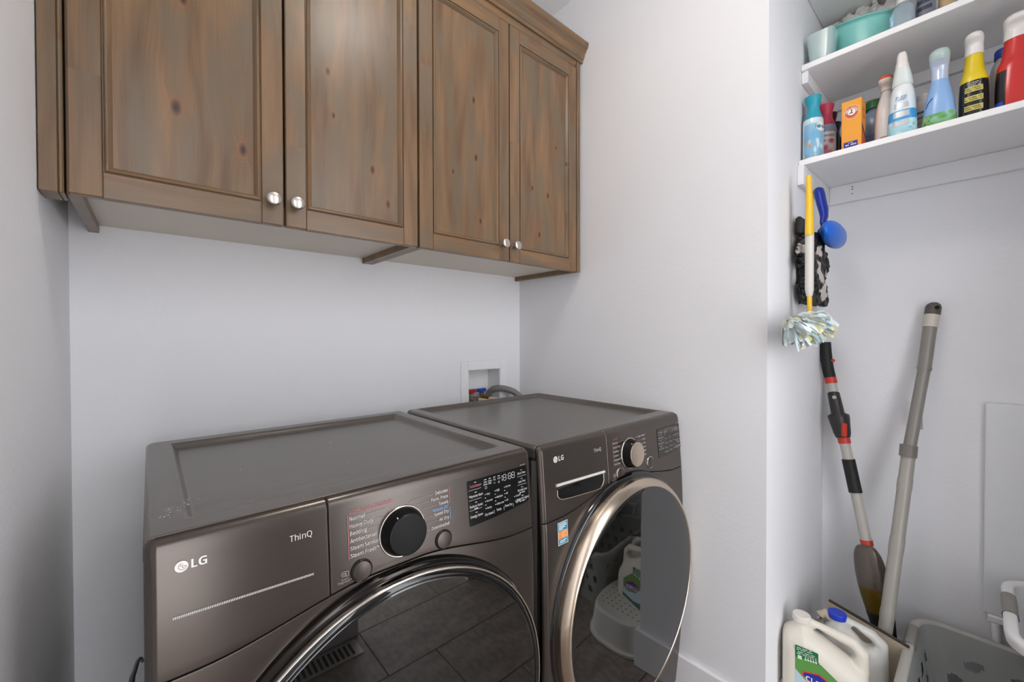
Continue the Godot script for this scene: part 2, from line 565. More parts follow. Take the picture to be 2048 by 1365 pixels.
func door(par: Node3D, x0: float, x1: float, y0: float, y1: float, tex: Texture2D, knob_x: float, k: int) -> void:
	var d := sub("door", par)
	var zf := ZD; var zb := ZD - 0.02
	var sw := 0.047
	var ts := Vector2(0.36, 0.72)
	rng.seed = 900 + k
	for s in 2:
		var b := B.new()
		b.box(Vector3(x0 if s == 0 else x1 - sw, y0, zb), Vector3(x0 + sw if s == 0 else x1, y1, zf), 0.0022, 1, ts, Vector2(rng.randf(), rng.randf()))
		put("stile", b, M.wood[k % 2], d)
	for s in 2:
		var b := B.new()
		b.box(Vector3(x0 + sw, y0 if s == 0 else y1 - 0.05, zb), Vector3(x1 - sw, y0 + 0.05 if s == 0 else y1, zf - 0.0002), 0.001, 0, ts, Vector2(rng.randf(), rng.randf()))
		put("rail", b, M.wood[(k + 1) % 2], d)
	# moulding round the panel: a bead, a step and a long slope
	var b := B.new()
	var prof := [[0.0, 0.0], [0.0003, -0.003], [0.0018, -0.0032], [0.0032, -0.0004], [0.0052, 0.0008], [0.0072, 0.0002], [0.0100, -0.0028], [0.0135, -0.0070], [0.0145, -0.0095]]
	var a0 := Vector2(x0 + sw, y0 + 0.05); var a1 := Vector2(x1 - sw, y1 - 0.05)
	var uo := Vector2(rng.randf(), rng.randf())
	for q in prof.size() - 1:
		var o0: float = prof[q][0]; var z0: float = zf + prof[q][1]
		var o1: float = prof[q + 1][0]; var z1: float = zf + prof[q + 1][1]
		var c0 := [Vector3(a0.x + o0, a0.y + o0, z0), Vector3(a1.x - o0, a0.y + o0, z0), Vector3(a1.x - o0, a1.y - o0, z0), Vector3(a0.x + o0, a1.y - o0, z0)]
		var c1 := [Vector3(a0.x + o1, a0.y + o1, z1), Vector3(a1.x - o1, a0.y + o1, z1), Vector3(a1.x - o1, a1.y - o1, z1), Vector3(a0.x + o1, a1.y - o1, z1)]
		for e in 4:
			var mid := (Vector3(a0.x, a0.y, 0) + Vector3(a1.x, a1.y, 0)) / 2
			var out: Vector3 = (mid - c0[e]) * 0.5 + Vector3(0, 0, 1)
			out = Vector3(0, 0, 1) + [Vector3(0, 1, 0), Vector3(-1, 0, 0), Vector3(0, -1, 0), Vector3(1, 0, 0)][e] * 0.6
			b.face([c0[e], c0[(e + 1) % 4], c1[(e + 1) % 4], c1[e]], out, 0 if e % 2 == 0 else 1, ts, uo + Vector2(e * 0.37, e * 0.21))
	put("moulding", b, M.wood[(k + 1) % 2], d)
	b = B.new()
	var px0 := x0 + sw + 0.014; var px1 := x1 - sw - 0.014; var py0 := y0 + 0.064; var py1 := y1 - 0.064
	b.face([Vector3(px0, py0, zf - 0.0085), Vector3(px1, py0, zf - 0.0085), Vector3(px1, py1, zf - 0.0085), Vector3(px0, py1, zf - 0.0085)], Vector3.BACK, 1, Vector2(px1 - px0, py1 - py0), Vector2(-px0 / (px1 - px0), py1 / (py1 - py0)))
	b.face([Vector3(px0, py0, zb), Vector3(px1, py0, zb), Vector3(px1, py1, zb), Vector3(px0, py1, zb)], Vector3.FORWARD, 1, Vector2(px1 - px0, py1 - py0))
	put("panel", b, wood_mat(tex), d)
	b = B.new()
	b.lathe([[0.0, 0.0], [0.0085, 0.0], [0.0085, 0.0], [0.0075, 0.003], [0.0058, 0.006], [0.0055, 0.013], [0.0075, 0.0178], [0.0135, 0.0205], [0.016, 0.0235], [0.0163, 0.0255], [0.0155, 0.0278], [0.012, 0.0298], [0.006, 0.0308], [0.0, 0.031]], Vector3(knob_x, y0 + 0.056, zf), Vector3.BACK, 28)
	put("knob", b, M.brushed, d)

func cabinets() -> void:
	var Y0 := 1.52; var Y1 := 2.41
	var ts := Vector2(0.36, 0.72)
	var knots := [
		[[0.105, 0.565, 0.008], [0.235, 0.62, 0.007], [0.12, 0.33, 0.006], [0.05, 0.12, 0.006]],
		[[0.175, 0.585, 0.006], [0.225, 0.672, 0.006], [0.045, 0.36, 0.005], [0.06, 0.47, 0.004]],
		[[0.16, 0.26, 0.006], [0.17, 0.45, 0.006], [0.07, 0.52, 0.004], [0.19, 0.66, 0.005]],
		[[0.06, 0.49, 0.005], [0.15, 0.5, 0.006], [0.2, 0.3, 0.004], [0.1, 0.66, 0.006]]]
	var tex := []
	for k in 4: tex.append(wood_image(31 + k * 17, 256, 640, 0.258, 0.72, knots[k], [0.5, 0.42, 0.46, 0.44][k]))
	M.wood = [wood_mat(wood_image(7, 256, 512, 0.36, 0.72, [[0.08, 0.2, 0.006], [0.27, 0.52, 0.005]], 0.5)), wood_mat(wood_image(77, 256, 512, 0.36, 0.72, [[0.2, 0.35, 0.006]], 0.56))]
	var spec := [[0.035, 0.766, [0.039, 0.3995, 0.374], [0.4045, 0.762, 0.425], "wide dark-stained knotty wood wall cabinet with two doors, beside the filler strip above the dryer"],
		[0.766, 1.522, [0.768, 1.126, 1.091], [1.131, 1.496, 1.147], "dark-stained knotty wood wall cabinet with two doors, above the washing machine against the corner wall"]]
	for u in 2:
		var s: Array = spec[u]
		var x0: float = s[0]; var x1: float = s[1]
		var t := thing("wall_cabinet", Vector3((x0 + x1) / 2, Y0, 0.19), s[4], "cabinet", "wall cabinets above the machines")
		for e in 2:
			var b := B.new()
			b.box(Vector3(x0 if e == 0 else x1 - 0.02, Y0, 0.001), Vector3(x0 + 0.02 if e == 0 else x1, Y1, 0.3755 if not (u == 1 and e == 1) else 0.394), 0.001, 1, ts, Vector2(0.3 * u + 0.2, 0.4 * e))
			put("side_panel", b, M.wood[e], t)
		put("bottom_panel", box_of(Vector3(x0 + 0.02, Y0 + 0.02, 0.001), Vector3(x1 - 0.02, Y0 + 0.036, 0.36)), M.underside, t)
		put("back_panel", box_of(Vector3(x0 + 0.02, Y0 + 0.036, 0.001), Vector3(x1 - 0.02, Y1, 0.008)), M.underside, t)
		put("top_panel", box_of(Vector3(x0 + 0.02, Y1 - 0.018, 0.008), Vector3(x1 - 0.02, Y1, 0.356)), M.underside, t)
		var b := B.new()
		b.box(Vector3(x0 + 0.02, 2.345, 0.356), Vector3(x1 - 0.02, Y1, 0.3755), 0.001, 0, ts, Vector2(0.1, 0.6))
		put("frame_rail", b, M.wood[1], t)
		b = B.new()
		b.box(Vector3(x0 + 0.02, Y0 + 0.006, 0.356), Vector3(x1 - 0.02, Y0 + 0.05, 0.3755), 0.001, 0, ts, Vector2(0.5, 0.3))
		put("frame_rail", b, M.wood[1], t)
		for e in 2:
			var dd: Array = s[2 + e]
			door(t, dd[0], dd[1], Y0 - 0.001, 2.368, tex[u * 2 + e], dd[2], u * 2 + e)
	# frieze and crown that run over both cabinets
	var b := B.new()
	b.box(Vector3(0.035, 2.3705, 0.376), Vector3(1.5, 2.412, 0.392), 0.001, 0, ts, Vector2(0.15, 0.8))
	put("frieze_board", b, M.wood[0]).name = "frieze_board"
	tag(get_node("frieze_board"), "narrow dark-stained board running above all four cabinet doors, under the crown moulding", "board")
	b = B.new()
	var pr := [[0.0, 2.398], [0.006, 2.398], [0.0085, 2.404], [0.0085, 2.409], [0.012, 2.411], [0.0165, 2.420], [0.0195, 2.431], [0.026, 2.438], [0.026, 2.441], [0.034, 2.449], [0.038, 2.460], [0.038, 2.468], [0.0, 2.468], [0.0, 2.398]]
	for k in pr.size() - 1:
		var p: Array = pr[k]; var q: Array = pr[k + 1]
		var zb := 0.3925
		var d := Vector3(0, q[1] - p[1], q[0] - p[0])
		var out := Vector3(0, -d.z, d.y)
		b.face([Vector3(0.002, p[1], zb + p[0]), Vector3(W - 0.001, p[1], zb + p[0]), Vector3(W - 0.001, q[1], zb + q[0]), Vector3(0.002, q[1], zb + q[0])], out, 0, ts, Vector2(0.3, 0.1))
	for e in 2:
		var pts := []
		for k in pr.size() - 1: pts.append(Vector3(0.002 if e == 0 else W - 0.001, pr[k][1], 0.3925 + pr[k][0]))
		b.face(pts, Vector3.LEFT if e == 0 else Vector3.RIGHT, 1, ts)
	tag(put("crown_moulding", b, M.wood[1]), "stepped dark wood crown moulding along the top of the cabinets, ending at the corner wall", "moulding")
	b = B.new()
	b.box(Vector3(0.002, Y0 - 0.003, 0.33), Vector3(0.026, 2.396, 0.3935), 0.001, 1, ts, Vector2(0.4, 0.1))
	b.box(Vector3(0.0262, Y0 - 0.003, 0.33), Vector3(0.0335, 2.396, 0.3925), 0.0022, 1, ts, Vector2(0.8, 0.5))
	tag(put("filler_strip", b, M.wood[0]), "tall narrow dark-stained filler strip between the side wall and the first cabinet", "filler strip")

# ---------------------------------------------------------------- dryer and washing machine
var prof_s := PackedFloat32Array()
var prof_p := PackedVector2Array()   # (y, z)

func build_profile() -> void:
	var p := [Vector2(0.9838, 0.7985), Vector2(0.9832, 0.804), Vector2(0.9812, 0.8085), Vector2(0.9785, 0.8118), Vector2(0.9745, 0.8145), Vector2(0.970, 0.8158), Vector2(0.93, 0.8193), Vector2(0.88, 0.8235), Vector2(0.83, 0.8275), Vector2(0.78, 0.8308), Vector2(0.72, 0.8333), Vector2(0.64, 0.8352), Vector2(0.55, 0.8358), Vector2(0.45, 0.8352), Vector2(0.34, 0.8335), Vector2(0.25, 0.8305), Vector2(0.16, 0.823), Vector2(0.10, 0.817), Vector2(0.03, 0.81)]
	var s := 0.0
	for k in p.size():
		if k: s += p[k].distance_to(p[k - 1])
		prof_s.append(s); prof_p.append(p[k])
	var s0 := prof_s[5]
	for k in p.size(): prof_s[k] -= s0

func prof(s: float) -> Array:   # [Vector2(y, z), normal (y, z)]
	var k := 0
	while k < prof_s.size() - 2 and prof_s[k + 1] < s: k += 1
	var f := (s - prof_s[k]) / (prof_s[k + 1] - prof_s[k])
	var a := prof_p[maxi(k - 1, 0)]; var b := prof_p[k]; var c := prof_p[k + 1]; var d := prof_p[mini(k + 2, prof_p.size() - 1)]
	var p := b.lerp(c, f)
	var t := (c - a).lerp(d - b, clampf(f, 0, 1)).normalized()
	return [p, Vector2(t.y, -t.x)]

func plate(b: B, x0: float, x1: float, sT: Callable, sB: Callable, off: float, zo: float, rl: float, rr: float, mx0: float, mx1: float, nc := 40, nrow := 14) -> void:
	# a shell on the machine's front between two curves; rl, rr: radii of the machine's own upright edges at mx0, mx1
	var us := []
	var bev := 0.0012
	for e in [0.0, bev, bev * 2]: us.append(x0 + e)
	for k in range(1, nc): us.append(lerpf(x0 + bev * 2, x1 - bev * 2, float(k) / nc))
	for e in [bev * 2, bev, 0.0]: us.append(x1 - e)
	for q in [0.001, 0.003, 0.006, 0.009, 0.012]:
		if rl > 0: us.append(mx0 + q)
		if rr > 0: us.append(mx1 - q)
	us.sort()
	var rows := []
	for r in nrow + 5:
		var row := PackedVector3Array()
		for ui in us.size():
			var x: float = us[ui]
			var a: float = sT.call(x); var c: float = sB.call(x)
			var s: float
			var drop := 0.0
			if r == 0: s = a; drop = 0.006
			elif r == 1: s = a; drop = bev
			elif r == nrow + 3: s = c; drop = bev
			elif r == nrow + 4: s = c; drop = 0.006
			else: s = lerpf(a + bev, c - bev, float(r - 2) / nrow)
			if (ui == 0 or ui == us.size() - 1): drop = maxf(drop, bev)
			if rl > 0 and x < mx0 + rl: drop += rl - sqrt(maxf(0.0, rl * rl - pow(mx0 + rl - x, 2)))
			if rr > 0 and x > mx1 - rr: drop += rr - sqrt(maxf(0.0, rr * rr - pow(x - mx1 + rr, 2)))
			var q := prof(s)
			var p: Vector2 = q[0] + q[1] * (off - drop)
			row.append(Vector3(x, p.x, p.y + zo))
		rows.append(row)
	b.grid(rows, false, -1)

func rr_sdf(p: Vector2, c: Vector2, h: Vector2, r: float) -> float:
	var q := (p - c).abs() - h + Vector2(r, r)
	return Vector2(maxf(q.x, 0), maxf(q.y, 0)).length() + minf(maxf(q.x, q.y), 0.0) - r

func lid(b: B, x0: float, x1: float, z0: float, z1: float, top: float, rx0: float, rx1: float, rz0: float, rz1: float) -> void:
	var xs := []; var zs := []
	for e in [0.0, 0.0008, 0.0025, 0.005, 0.008, 0.012, 0.016, 0.02]:
		xs.append(x0 + e); xs.append(x1 - e); zs.append(z0 + e)
	for e in [0.0, 0.0007, 0.0018, 0.003]: zs.append(z1 - e)
	for e in [-0.001, 0.0005, 0.002, 0.0045, 0.007, 0.0095, 0.012, 0.0145, 0.016, 0.017]:
		xs.append(rx0 + e); xs.append(rx1 - e); zs.append(rz0 + e)
	for e in [0.0, 0.006, 0.012, 0.018, 0.024, 0.03]: zs.append(rz1 - e)
	for k in range(1, 14):
		xs.append(lerpf(rx0 + 0.017, rx1 - 0.017, k / 14.0)); zs.append(lerpf(rz0 + 0.017, rz1 - 0.03, k / 14.0))
	xs.sort(); zs.sort()
	var c := Vector2((x0 + x1) / 2, (z0 + z1) / 2); var h := Vector2((x1 - x0) / 2, (z1 - z0) / 2)
	var rc := Vector2((rx0 + rx1) / 2, (rz0 + rz1) / 2); var rh := Vector2((rx1 - rx0) / 2, (rz1 - rz0) / 2)
	var rows := []
	var R := 0.010
	for z in zs:
		var row := PackedVector3Array()
		for x in xs:
			var p := Vector2(x, z)
			# round the two back corners
			var cr_ := 0.022
			if z < z0 + cr_ and (x < x0 + cr_ or x > x1 - cr_):
				var cc := Vector2(x0 + cr_ if x < c.x else x1 - cr_, z0 + cr_)
				var d := p - cc
				var far := maxf(absf(d.x), absf(d.y))
				if d.length() > 1e-6: p = cc + d.normalized() * far
			var din := minf(minf(p.x - x0, x1 - p.x), p.y - z0)
			if p.y < z0 + cr_ and (p.x < x0 + cr_ or p.x > x1 - cr_):
				din = cr_ - p.distance_to(Vector2(x0 + cr_ if p.x < c.x else x1 - cr_, z0 + cr_))
			var y := top
			if din < R: y -= R - sqrt(maxf(0, R * R - pow(R - din, 2)))
			var fr := z1 - p.y
			if fr < 0.003: y -= 0.003 - sqrt(maxf(0, 0.003 * 0.003 - pow(0.003 - fr, 2)))
			var sd := rr_sdf(p, rc, rh, 0.012)
			if sd < 0:
				var lim := 0.016
				var t1 := clampf(-sd / lim, 0, 1)
				var t2 := clampf((rz1 - p.y) / 0.03, 0, 1)
				y -= 0.0125 * smoothstep(0, 1, t1) * smoothstep(0, 1, t2)
			row.append(Vector3(p.x, y, p.y))
		rows.append(row)
	# skirts at the back and the front
	for e in 2:
		var src: PackedVector3Array = rows[0] if e == 0 else rows[-1]
		var sk := PackedVector3Array()
		for p in src: sk.append(Vector3(p.x, top - 0.03, p.z))
		if e == 0: rows.push_front(sk)
		else: rows.append(sk)
	for k in rows.size():
		var r: PackedVector3Array = rows[k]
		r.insert(0, Vector3(r[0].x, top - 0.03, r[0].z)); r.append(Vector3(r[-1].x, top - 0.03, r[-1].z))
		rows[k] = r
	b.grid(rows, false, -1)

func lift(sf: Callable, d: float) -> Callable:
	return func(u: float, w: float) -> Array:
		var z: Array = sf.call(u, w)
		return [z[0] + z[1] * d, z[1]]

func seam(x: float) -> float:   # lower edge of the control panel over the machine's width (x from its middle)
	var a := absf(x) / 0.343
	return 0.1335 + 0.034 * smoothstep(0.12, 0.85, a)

func logo(par: Node3D, sf: Callable, u: float, w: float, h: float) -> void:
	# the round emblem and the two letters beside it
	var b := B.new()
	b.disc(u - h * 0.1, w, 0, h * 0.74, sf, 0, TAU, 28)
	b.text("*B*LG", h * 1.62, sf, u + h * 0.95, w + h * 0.02, -1)
	put("logo", b, M.emblem, par)
	var sf2 := func(x: float, y: float) -> Array:
		var q: Array = sf.call(x, y)
		return [q[0] + q[1] * 0.0003, q[1]]
	b = B.new()
	b.disc(u, w, h * 0.40, h * 0.47, sf2, PI * 0.5, TAU, 20)
	b.strip([Vector2(u, w + h * 0.25), Vector2(u, w - h * 0.2), Vector2(u + h * 0.15, w - h * 0.2)], h * 0.07, sf2)
	b.strip([Vector2(u + h * 0.1, w), Vector2(u + h * 0.44, w)], h * 0.07, sf2)
	b.disc(u - h * 0.2, w + h * 0.13, 0, h * 0.08, sf2, 0, TAU, 10)
	put("logo_face", b, mat(Color("8d8780"), 0.4), par)

func machine(washer: bool) -> void:
	var x0 := 0.8455 if washer else 0.1416
	var x1 := x0 + 0.686
	var xm := (x0 + x1) / 2
	var zo := 0.010 if washer else 0.0
	var t := thing("washing_machine" if washer else "clothes_dryer", Vector3(xm, 0, 0.47),
		"dark grey front-loading washing machine with a champagne door ring, in the corner" if washer else "dark grey front-loading clothes dryer with an all-black dial, nearest the filler strip side",
		"washing machine" if washer else "dryer")
	var on := func(u: float, w: float) -> Array:   # u from the machine's near edge, w = height above the panel's origin (negative is down)
		var q := prof(-w)
		var p: Vector2 = q[0] + q[1] * 0.0012
		return [Vector3(x0 + u, p.x, p.y + zo), Vector3(0, q[1].x, q[1].y)]
	put("body", box_of(Vector3(x0 + 0.003, 0.02, 0.15), Vector3(x1 - 0.003, 0.955, 0.795 + zo), 0.01), M.side, t)
	var b: B
	for k in 4:
		b = B.new(); b.lathe([[0.0, 0.0], [0.025, 0.0], [0.025, 0.0], [0.02, 0.03]], Vector3(x0 + (0.06 if k % 2 == 0 else 0.626), 0.0005, 0.22 if k < 2 else 0.74))
		put("foot", b, M.black, t)
	b = B.new()
	lid(b, x0, x1, 0.139, 0.7975 + zo, 0.9838, x0 + (0.040 if washer else 0.045), x1 - (0.020 if washer else 0.042), 0.152 if washer else 0.186, 0.757 + zo)
	put("lid", b, M.lid, t)
	var sT := func(x: float) -> float: return prof_s[0] + 0.0005
	var sB := func(x: float) -> float: return seam(x - xm) - 0.001
	var xs := x0 + (0.262 if washer else 0.226)
	b = B.new()
	plate(b, x0 + 0.0005, xs - 0.0006, sT, sB, 0.0, zo, 0.014, 0, x0, x1)
	put("drawer_panel" if washer else "side_trim_panel", b, M.steel, t)
	b = B.new()
	plate(b, xs + 0.0006, x1 - 0.0005, sT, sB, 0.0, zo, 0, 0.014, x0, x1)
	put("control_panel", b, M.steel, t)
	b = B.new()
	plate(b, x0 + 0.0005, x1 - 0.0005, func(x): return seam(x - xm) + 0.001, func(_x): return 0.925, 0.0, zo, 0.014, 0.014, x0, x1, 40, 24)
	put("front_panel", b, M.steel, t)
	# --- door
	var d := sub("door", t)
	var dc := Vector3(xm + (0.0095 if washer else 0.001), 0.512 if washer else 0.498, zo)
	if washer:
		b = B.new(); b.lathe([[0.338, 0.830], [0.3355, 0.8385], [0.330, 0.8415], [0.324, 0.842], [0.324, 0.842], [0.321, 0.848]], dc, Vector3.BACK, 96)
		put("gasket", b, M.gloss_black, d)
		b = B.new(); b.lathe([[0.324, 0.838], [0.3245, 0.850], [0.322, 0.857], [0.322, 0.857], [0.3175, 0.864], [0.311, 0.8705], [0.3055, 0.8735], [0.3025, 0.8735], [0.301, 0.871]], dc, Vector3.BACK, 96)
		put("door_ring", b, M.champagne, d)
		b = B.new(); b.lathe([[0.301, 0.8715], [0.29, 0.8735], [0.2, 0.8745], [0.1, 0.875], [0.0, 0.875]], dc, Vector3.BACK, 96)
		put("door_glass", b, M.door_glass, d)
		# the grip at the ring's side: two dark gaps and a raised bar between them
		for a in [[-0.06, 0.035], [0.245, 0.29]]:
			b = B.new()
			b.lathe([[0.3265, 0.842], [0.3265, 0.853], [0.322, 0.8605], [0.3155, 0.8685], [0.3145, 0.862]], dc, Vector3.BACK, 8, PI - 0.12 + a[0] + 0.0, PI - 0.12 + a[1])
			put("door_grip_gap", b, M.gloss_black, d)
		b = B.new()
		b.lathe([[0.331, 0.842], [0.332, 0.850], [0.329, 0.857], [0.325, 0.859], [0.321, 0.858]], dc, Vector3.BACK, 16, PI - 0.085, PI + 0.125)
		put("door_handle", b, M.champagne, d)
	else:
		b = B.new(); b.lathe([[0.339, 0.830], [0.3375, 0.838], [0.335, 0.8415], [0.332, 0.8415], [0.329, 0.845], [0.3275, 0.852]], dc, Vector3.BACK, 96)
		put("door_frame", b, M.dark_chrome, d)
		b = B.new(); b.lathe([[0.3285, 0.850], [0.329, 0.856], [0.3278, 0.8595], [0.326, 0.861], [0.3242, 0.8595], [0.3235, 0.855]], dc, Vector3.BACK, 96)
		put("door_ring", b, M.chrome, d)
		b = B.new(); b.lathe([[0.3235, 0.857], [0.320, 0.8605], [0.316, 0.862], [0.3135, 0.861], [0.3122, 0.8585]], dc, Vector3.BACK, 96)
		put("door_bezel", b, M.gloss_black, d)
		b = B.new(); b.lathe([[0.3125, 0.859], [0.311, 0.8605], [0.309, 0.8605], [0.2, 0.861], [0.1, 0.8612], [0.0, 0.8612]], dc, Vector3.BACK, 96)
		put("door_glass", b, M.door_glass, d)
	# --- dial
	var dx := 0.374 if washer else 0.3545
	var dw := -0.068 if washer else -0.0765
	var q: Array = on.call(dx, dw)
	var kn := sub("dial", t)
	b = B.new(); b.lathe([[0.0455, -0.001], [0.0452, 0.0008], [0.0435, 0.0012], [0.0425, 0.0005]], q[0], q[1], 56)
	put("dial_rim", b, M.chrome, kn)
	b = B.new(); b.lathe([[0.0425, -0.0005], [0.0425, 0.001], [0.0425, 0.001], [0.0365, 0.020], [0.0360, 0.0225], [0.0360, 0.0225], [0.0345, 0.0235], [0.0, 0.0235]], q[0], q[1], 56)
	put("dial_body", b, M.dial_black, kn)
	if washer:
		b = B.new(); b.lathe([[0.0352, 0.022], [0.0352, 0.0245], [0.0345, 0.0252], [0.0, 0.0252]], q[0], q[1], 48)
		put("dial_cap", b, M.champagne, kn)
	else:
		b = B.new(); b.lathe([[0.0358, 0.0225], [0.0356, 0.0236], [0.0346, 0.0238]], q[0], q[1], 48)
		put("dial_cap", b, M.dark_chrome, kn)
	b = B.new()
	var tip: Vector3 = q[0] + q[1] * 0.012
	b.tube([tip + Vector3(-0.019, 0.034, 0.004), tip + Vector3(-0.016, 0.029, 0.007)], 0.0012, 6)
	put("dial_mark", b, M.print_white, kn)
	# --- buttons
	for e in [[0.277, -0.1185], [0.4388, -0.1185]] if not washer else [[0.318, -0.1165], [0.479, -0.1155]]:
		var qq: Array = on.call(e[0], e[1])
		var bt := sub("button", t)
		b = B.new(); b.lathe([[0.0185, -0.001], [0.0182, 0.0012], [0.0168, 0.0014], [0.0160, 0.0006]], qq[0], qq[1], 36)
		put("button_rim", b, M.chrome if washer else M.dark_chrome, bt)
		b = B.new(); b.lathe([[0.0160, -0.0008], [0.0158, 0.0022], [0.0150, 0.0030], [0.0, 0.0032]], qq[0], qq[1], 36)
		put("button_face", b, M.button, bt)
		var sf := func(u: float, w: float) -> Array: return [on.call(u, w)[0] + qq[1] * 0.0024, qq[1]]
		b = B.new()
		if e[0] < 0.4:
			b.disc(e[0], e[1], 0.0055, 0.0063, sf, PI * 0.68, PI * 2.32, 22)
			b.strip([Vector2(e[0], e[1] + 0.002), Vector2(e[0], e[1] + 0.008)], 0.0009, sf)
		else:
			b.blob(PackedVector2Array([Vector2(e[0] - 0.006, e[1] - 0.004), Vector2(e[0] - 0.006, e[1] + 0.004), Vector2(e[0], e[1])]), sf)
			for k in 2: b.strip([Vector2(e[0] + 0.003 + k * 0.0035, e[1] - 0.004), Vector2(e[0] + 0.003 + k * 0.0035, e[1] + 0.004)], 0.0011, sf)
		put("button_symbol", b, M.gloss_black, bt)
	# --- print on the panel
	var wh := B.new(); var gr := B.new(); var rd := B.new(); var bl := B.new()
	var P := on
	logo(t, on, 0.0395 if not washer else 0.054, -0.0265 if not washer else -0.024, 0.0098 if not washer else 0.0105)
	if washer: wh.text("ThinQ", 0.0118, P, 0.2195, -0.0305, 0)
	else: wh.text("ThinQ", 0.0122, P, 0.1845, -0.0328, 0)
	var left := ["Normal", "Heavy Duty", "Bedding", "Antibacterial", "Steam Sanitary™", "Steam Fresh™"] if not washer else ["Normal", "Heavy Duty", "Bedding", "Sanitary", "Allergiene™", "Tub Clean"]
	var right := ["Delicates", "Perm. Press", "Towels", "Speed Dry", "Air Dry", "Downloaded"] if not washer else ["Bright Whites™", "Towels", "Perm. Press", "Delicates", "Speed Wash", "Downloaded"]
	var lx := dx - 0.095; var rx := dx + 0.0985
	var fs := 0.0086
	if washer:
		fs = 0.0074; lx = dx - 0.083; rx = dx + 0.086
	for k in 6:
		var w := -0.0285 - k * 0.0122 if not washer else -0.0265 - k * 0.0118
		var ww := wh.text(left[k], fs, P, lx, w, -1, 0.93)
		var ay := w - dw
		var ex := -sqrt(maxf(0.0, 0.05 * 0.05 - ay * ay)) if absf(ay) < 0.0495 else -0.024
		var s0 := lx + ww + 0.004
		var y1 := w + 0.0008
		if dx + ex - s0 > 0.002:
			if absf(ay) > 0.043: gr.strip([Vector2(s0, y1), Vector2(dx - 0.032, y1 + 0.001), Vector2(dx - 0.026, y1 - 0.004)], 0.0006, P)
			else: gr.strip([Vector2(s0, y1), Vector2(dx + ex, y1)], 0.0006, P)
		var w2 := w
		if not washer: w2 = [-0.0265, -0.0375, -0.0485, -0.0665, -0.0785, -0.0905][k]
		var rw := wh.text(right[k], fs * 0.93, P, rx, w2, 1, 0.9)
		ay = w2 - dw
		ex = sqrt(maxf(0.0, 0.05 * 0.05 - ay * ay)) if absf(ay) < 0.0475 else 0.024
		var s1 := rx - rw - 0.004
		if s1 - dx - ex > 0.002:
			if absf(ay) > 0.047: gr.strip([Vector2(dx + 0.014, w2 - 0.005), Vector2(dx + 0.02, w2), Vector2(s1, w2)], 0.0006, P)
			else: gr.strip([Vector2(dx + ex, w2), Vector2(s1, w2)], 0.0006, P)
	if not washer:
		rd.text("STEAM CYCLE & SENSOR DRY", 0.0072, P, lx, -0.0168, -1, 0.86)
		rd.strip([Vector2(lx, -0.0202), Vector2(lx + 0.075, -0.0202)], 0.0005, P)
		rd.strip([Vector2(lx - 0.003, -0.022), Vector2(lx - 0.003, -0.0945)], 0.0009, P)
		rd.strip([Vector2(rx + 0.003, -0.021), Vector2(rx + 0.003, -0.0525)], 0.0009, P)
		bl.text("MANUAL DRY", 0.0066, P, rx, -0.0573, 1, 0.9)
		bl.strip([Vector2(rx - 0.034, -0.0602), Vector2(rx, -0.0602)], 0.0005, P)
		bl.strip([Vector2(rx + 0.003, -0.061), Vector2(rx + 0.003, -0.0835)], 0.0009, P)
		for k in 88:   # the band of fine upright strokes under the emblem
			var u := 0.0295 + 0.173 * k / 88.0
			wh.strip([Vector2(u, -0.0885 - 0.006 * k / 88.0), Vector2(u, -0.0918 - 0.006 * k / 88.0)], 0.001, P)
	else:
		rd.text("STEAM", 0.0075, P, lx, -0.0155, -1)
		rd.strip([Vector2(lx - 0.003, -0.02), Vector2(lx - 0.003, -0.09)], 0.0009, P)
	var su := 0.2475 if not washer else 0.287
	gr.disc(su, -0.114, 0.0038, 0.0045, P, 0.6, TAU - 0.2, 16)
	gr.disc(su, -0.114, 0.0014, 0.0021, P, 0, TAU, 12)
	gr.strip([Vector2(su + 0.003, -0.1185), Vector2(su + 0.003, -0.111), Vector2(su + 0.0072, -0.111), Vector2(su + 0.0072, -0.1185), Vector2(su + 0.003, -0.1185)], 0.0007, P)
	gr.text("Smart", 0.0045, P, su + 0.001, -0.1225, 0)
	gr.text("Diagnosis™", 0.0045, P, su + 0.001, -0.1265, 0)
	# --- display
	var ds := sub("display", t)
	var u0 := 0.5005 if not washer else 0.531
	var u1 := 0.668 if not washer else 0.6745
	var top := -0.022; var bot0 := -0.1135; var bot1 := -0.1025
	b = B.new()
	var rows := []
	for k in 9:
		var f := k / 8.0
		var row := PackedVector3Array()
		for j in 13:
			var g := j / 12.0
			var bt := lerpf(bot0, bot1, g * g)
			row.append(P.call(lerpf(u0 + (0.002 * f), u1 + 0.001 * f, g), lerpf(top, bt, f))[0])
		rows.append(row)
	b.grid(rows, false, -1)
	put("display_window", b, M.display if not washer else mat(Color("35312f"), 0.2, 0.2), ds)
	var S := func(u: float, w: float) -> Array:
		var z: Array = on.call(u, w)
		return [z[0] + z[1] * 0.0004, z[1]]
	var dw_ := B.new()
	var dr := B.new()
	var L := u0 + 0.020
	var fs2 := 0.0068
	var keys := ["TurboSteam", "*Remote Start", "Reduce Static", "Energy Saver"]
	for k in 4:
		var w := -0.034 - k * 0.0205 + (0.003 * k if washer else 0.0)
		(dr if k == 0 else dw_).text(keys[k], fs2, S, L, w, 0, 0.82)
		dw_.strip([Vector2(L - 0.003, w + 0.0072), Vector2(L + 0.002, w + 0.0072)], 0.0011, S)
		if k < 3: dw_.strip([Vector2(u0 + 0.002, w - 0.0072), Vector2(u0 + 0.034, w - 0.0072)], 0.0005, S)
	dw_.scribble(L - 0.006, -0.0805, 0.012, 0.0024, S, 6)
	var R := u1 - 0.017
	keys = ["More Time", "Less Time", "Wrinkle Care", "Damp Dry Signal"]
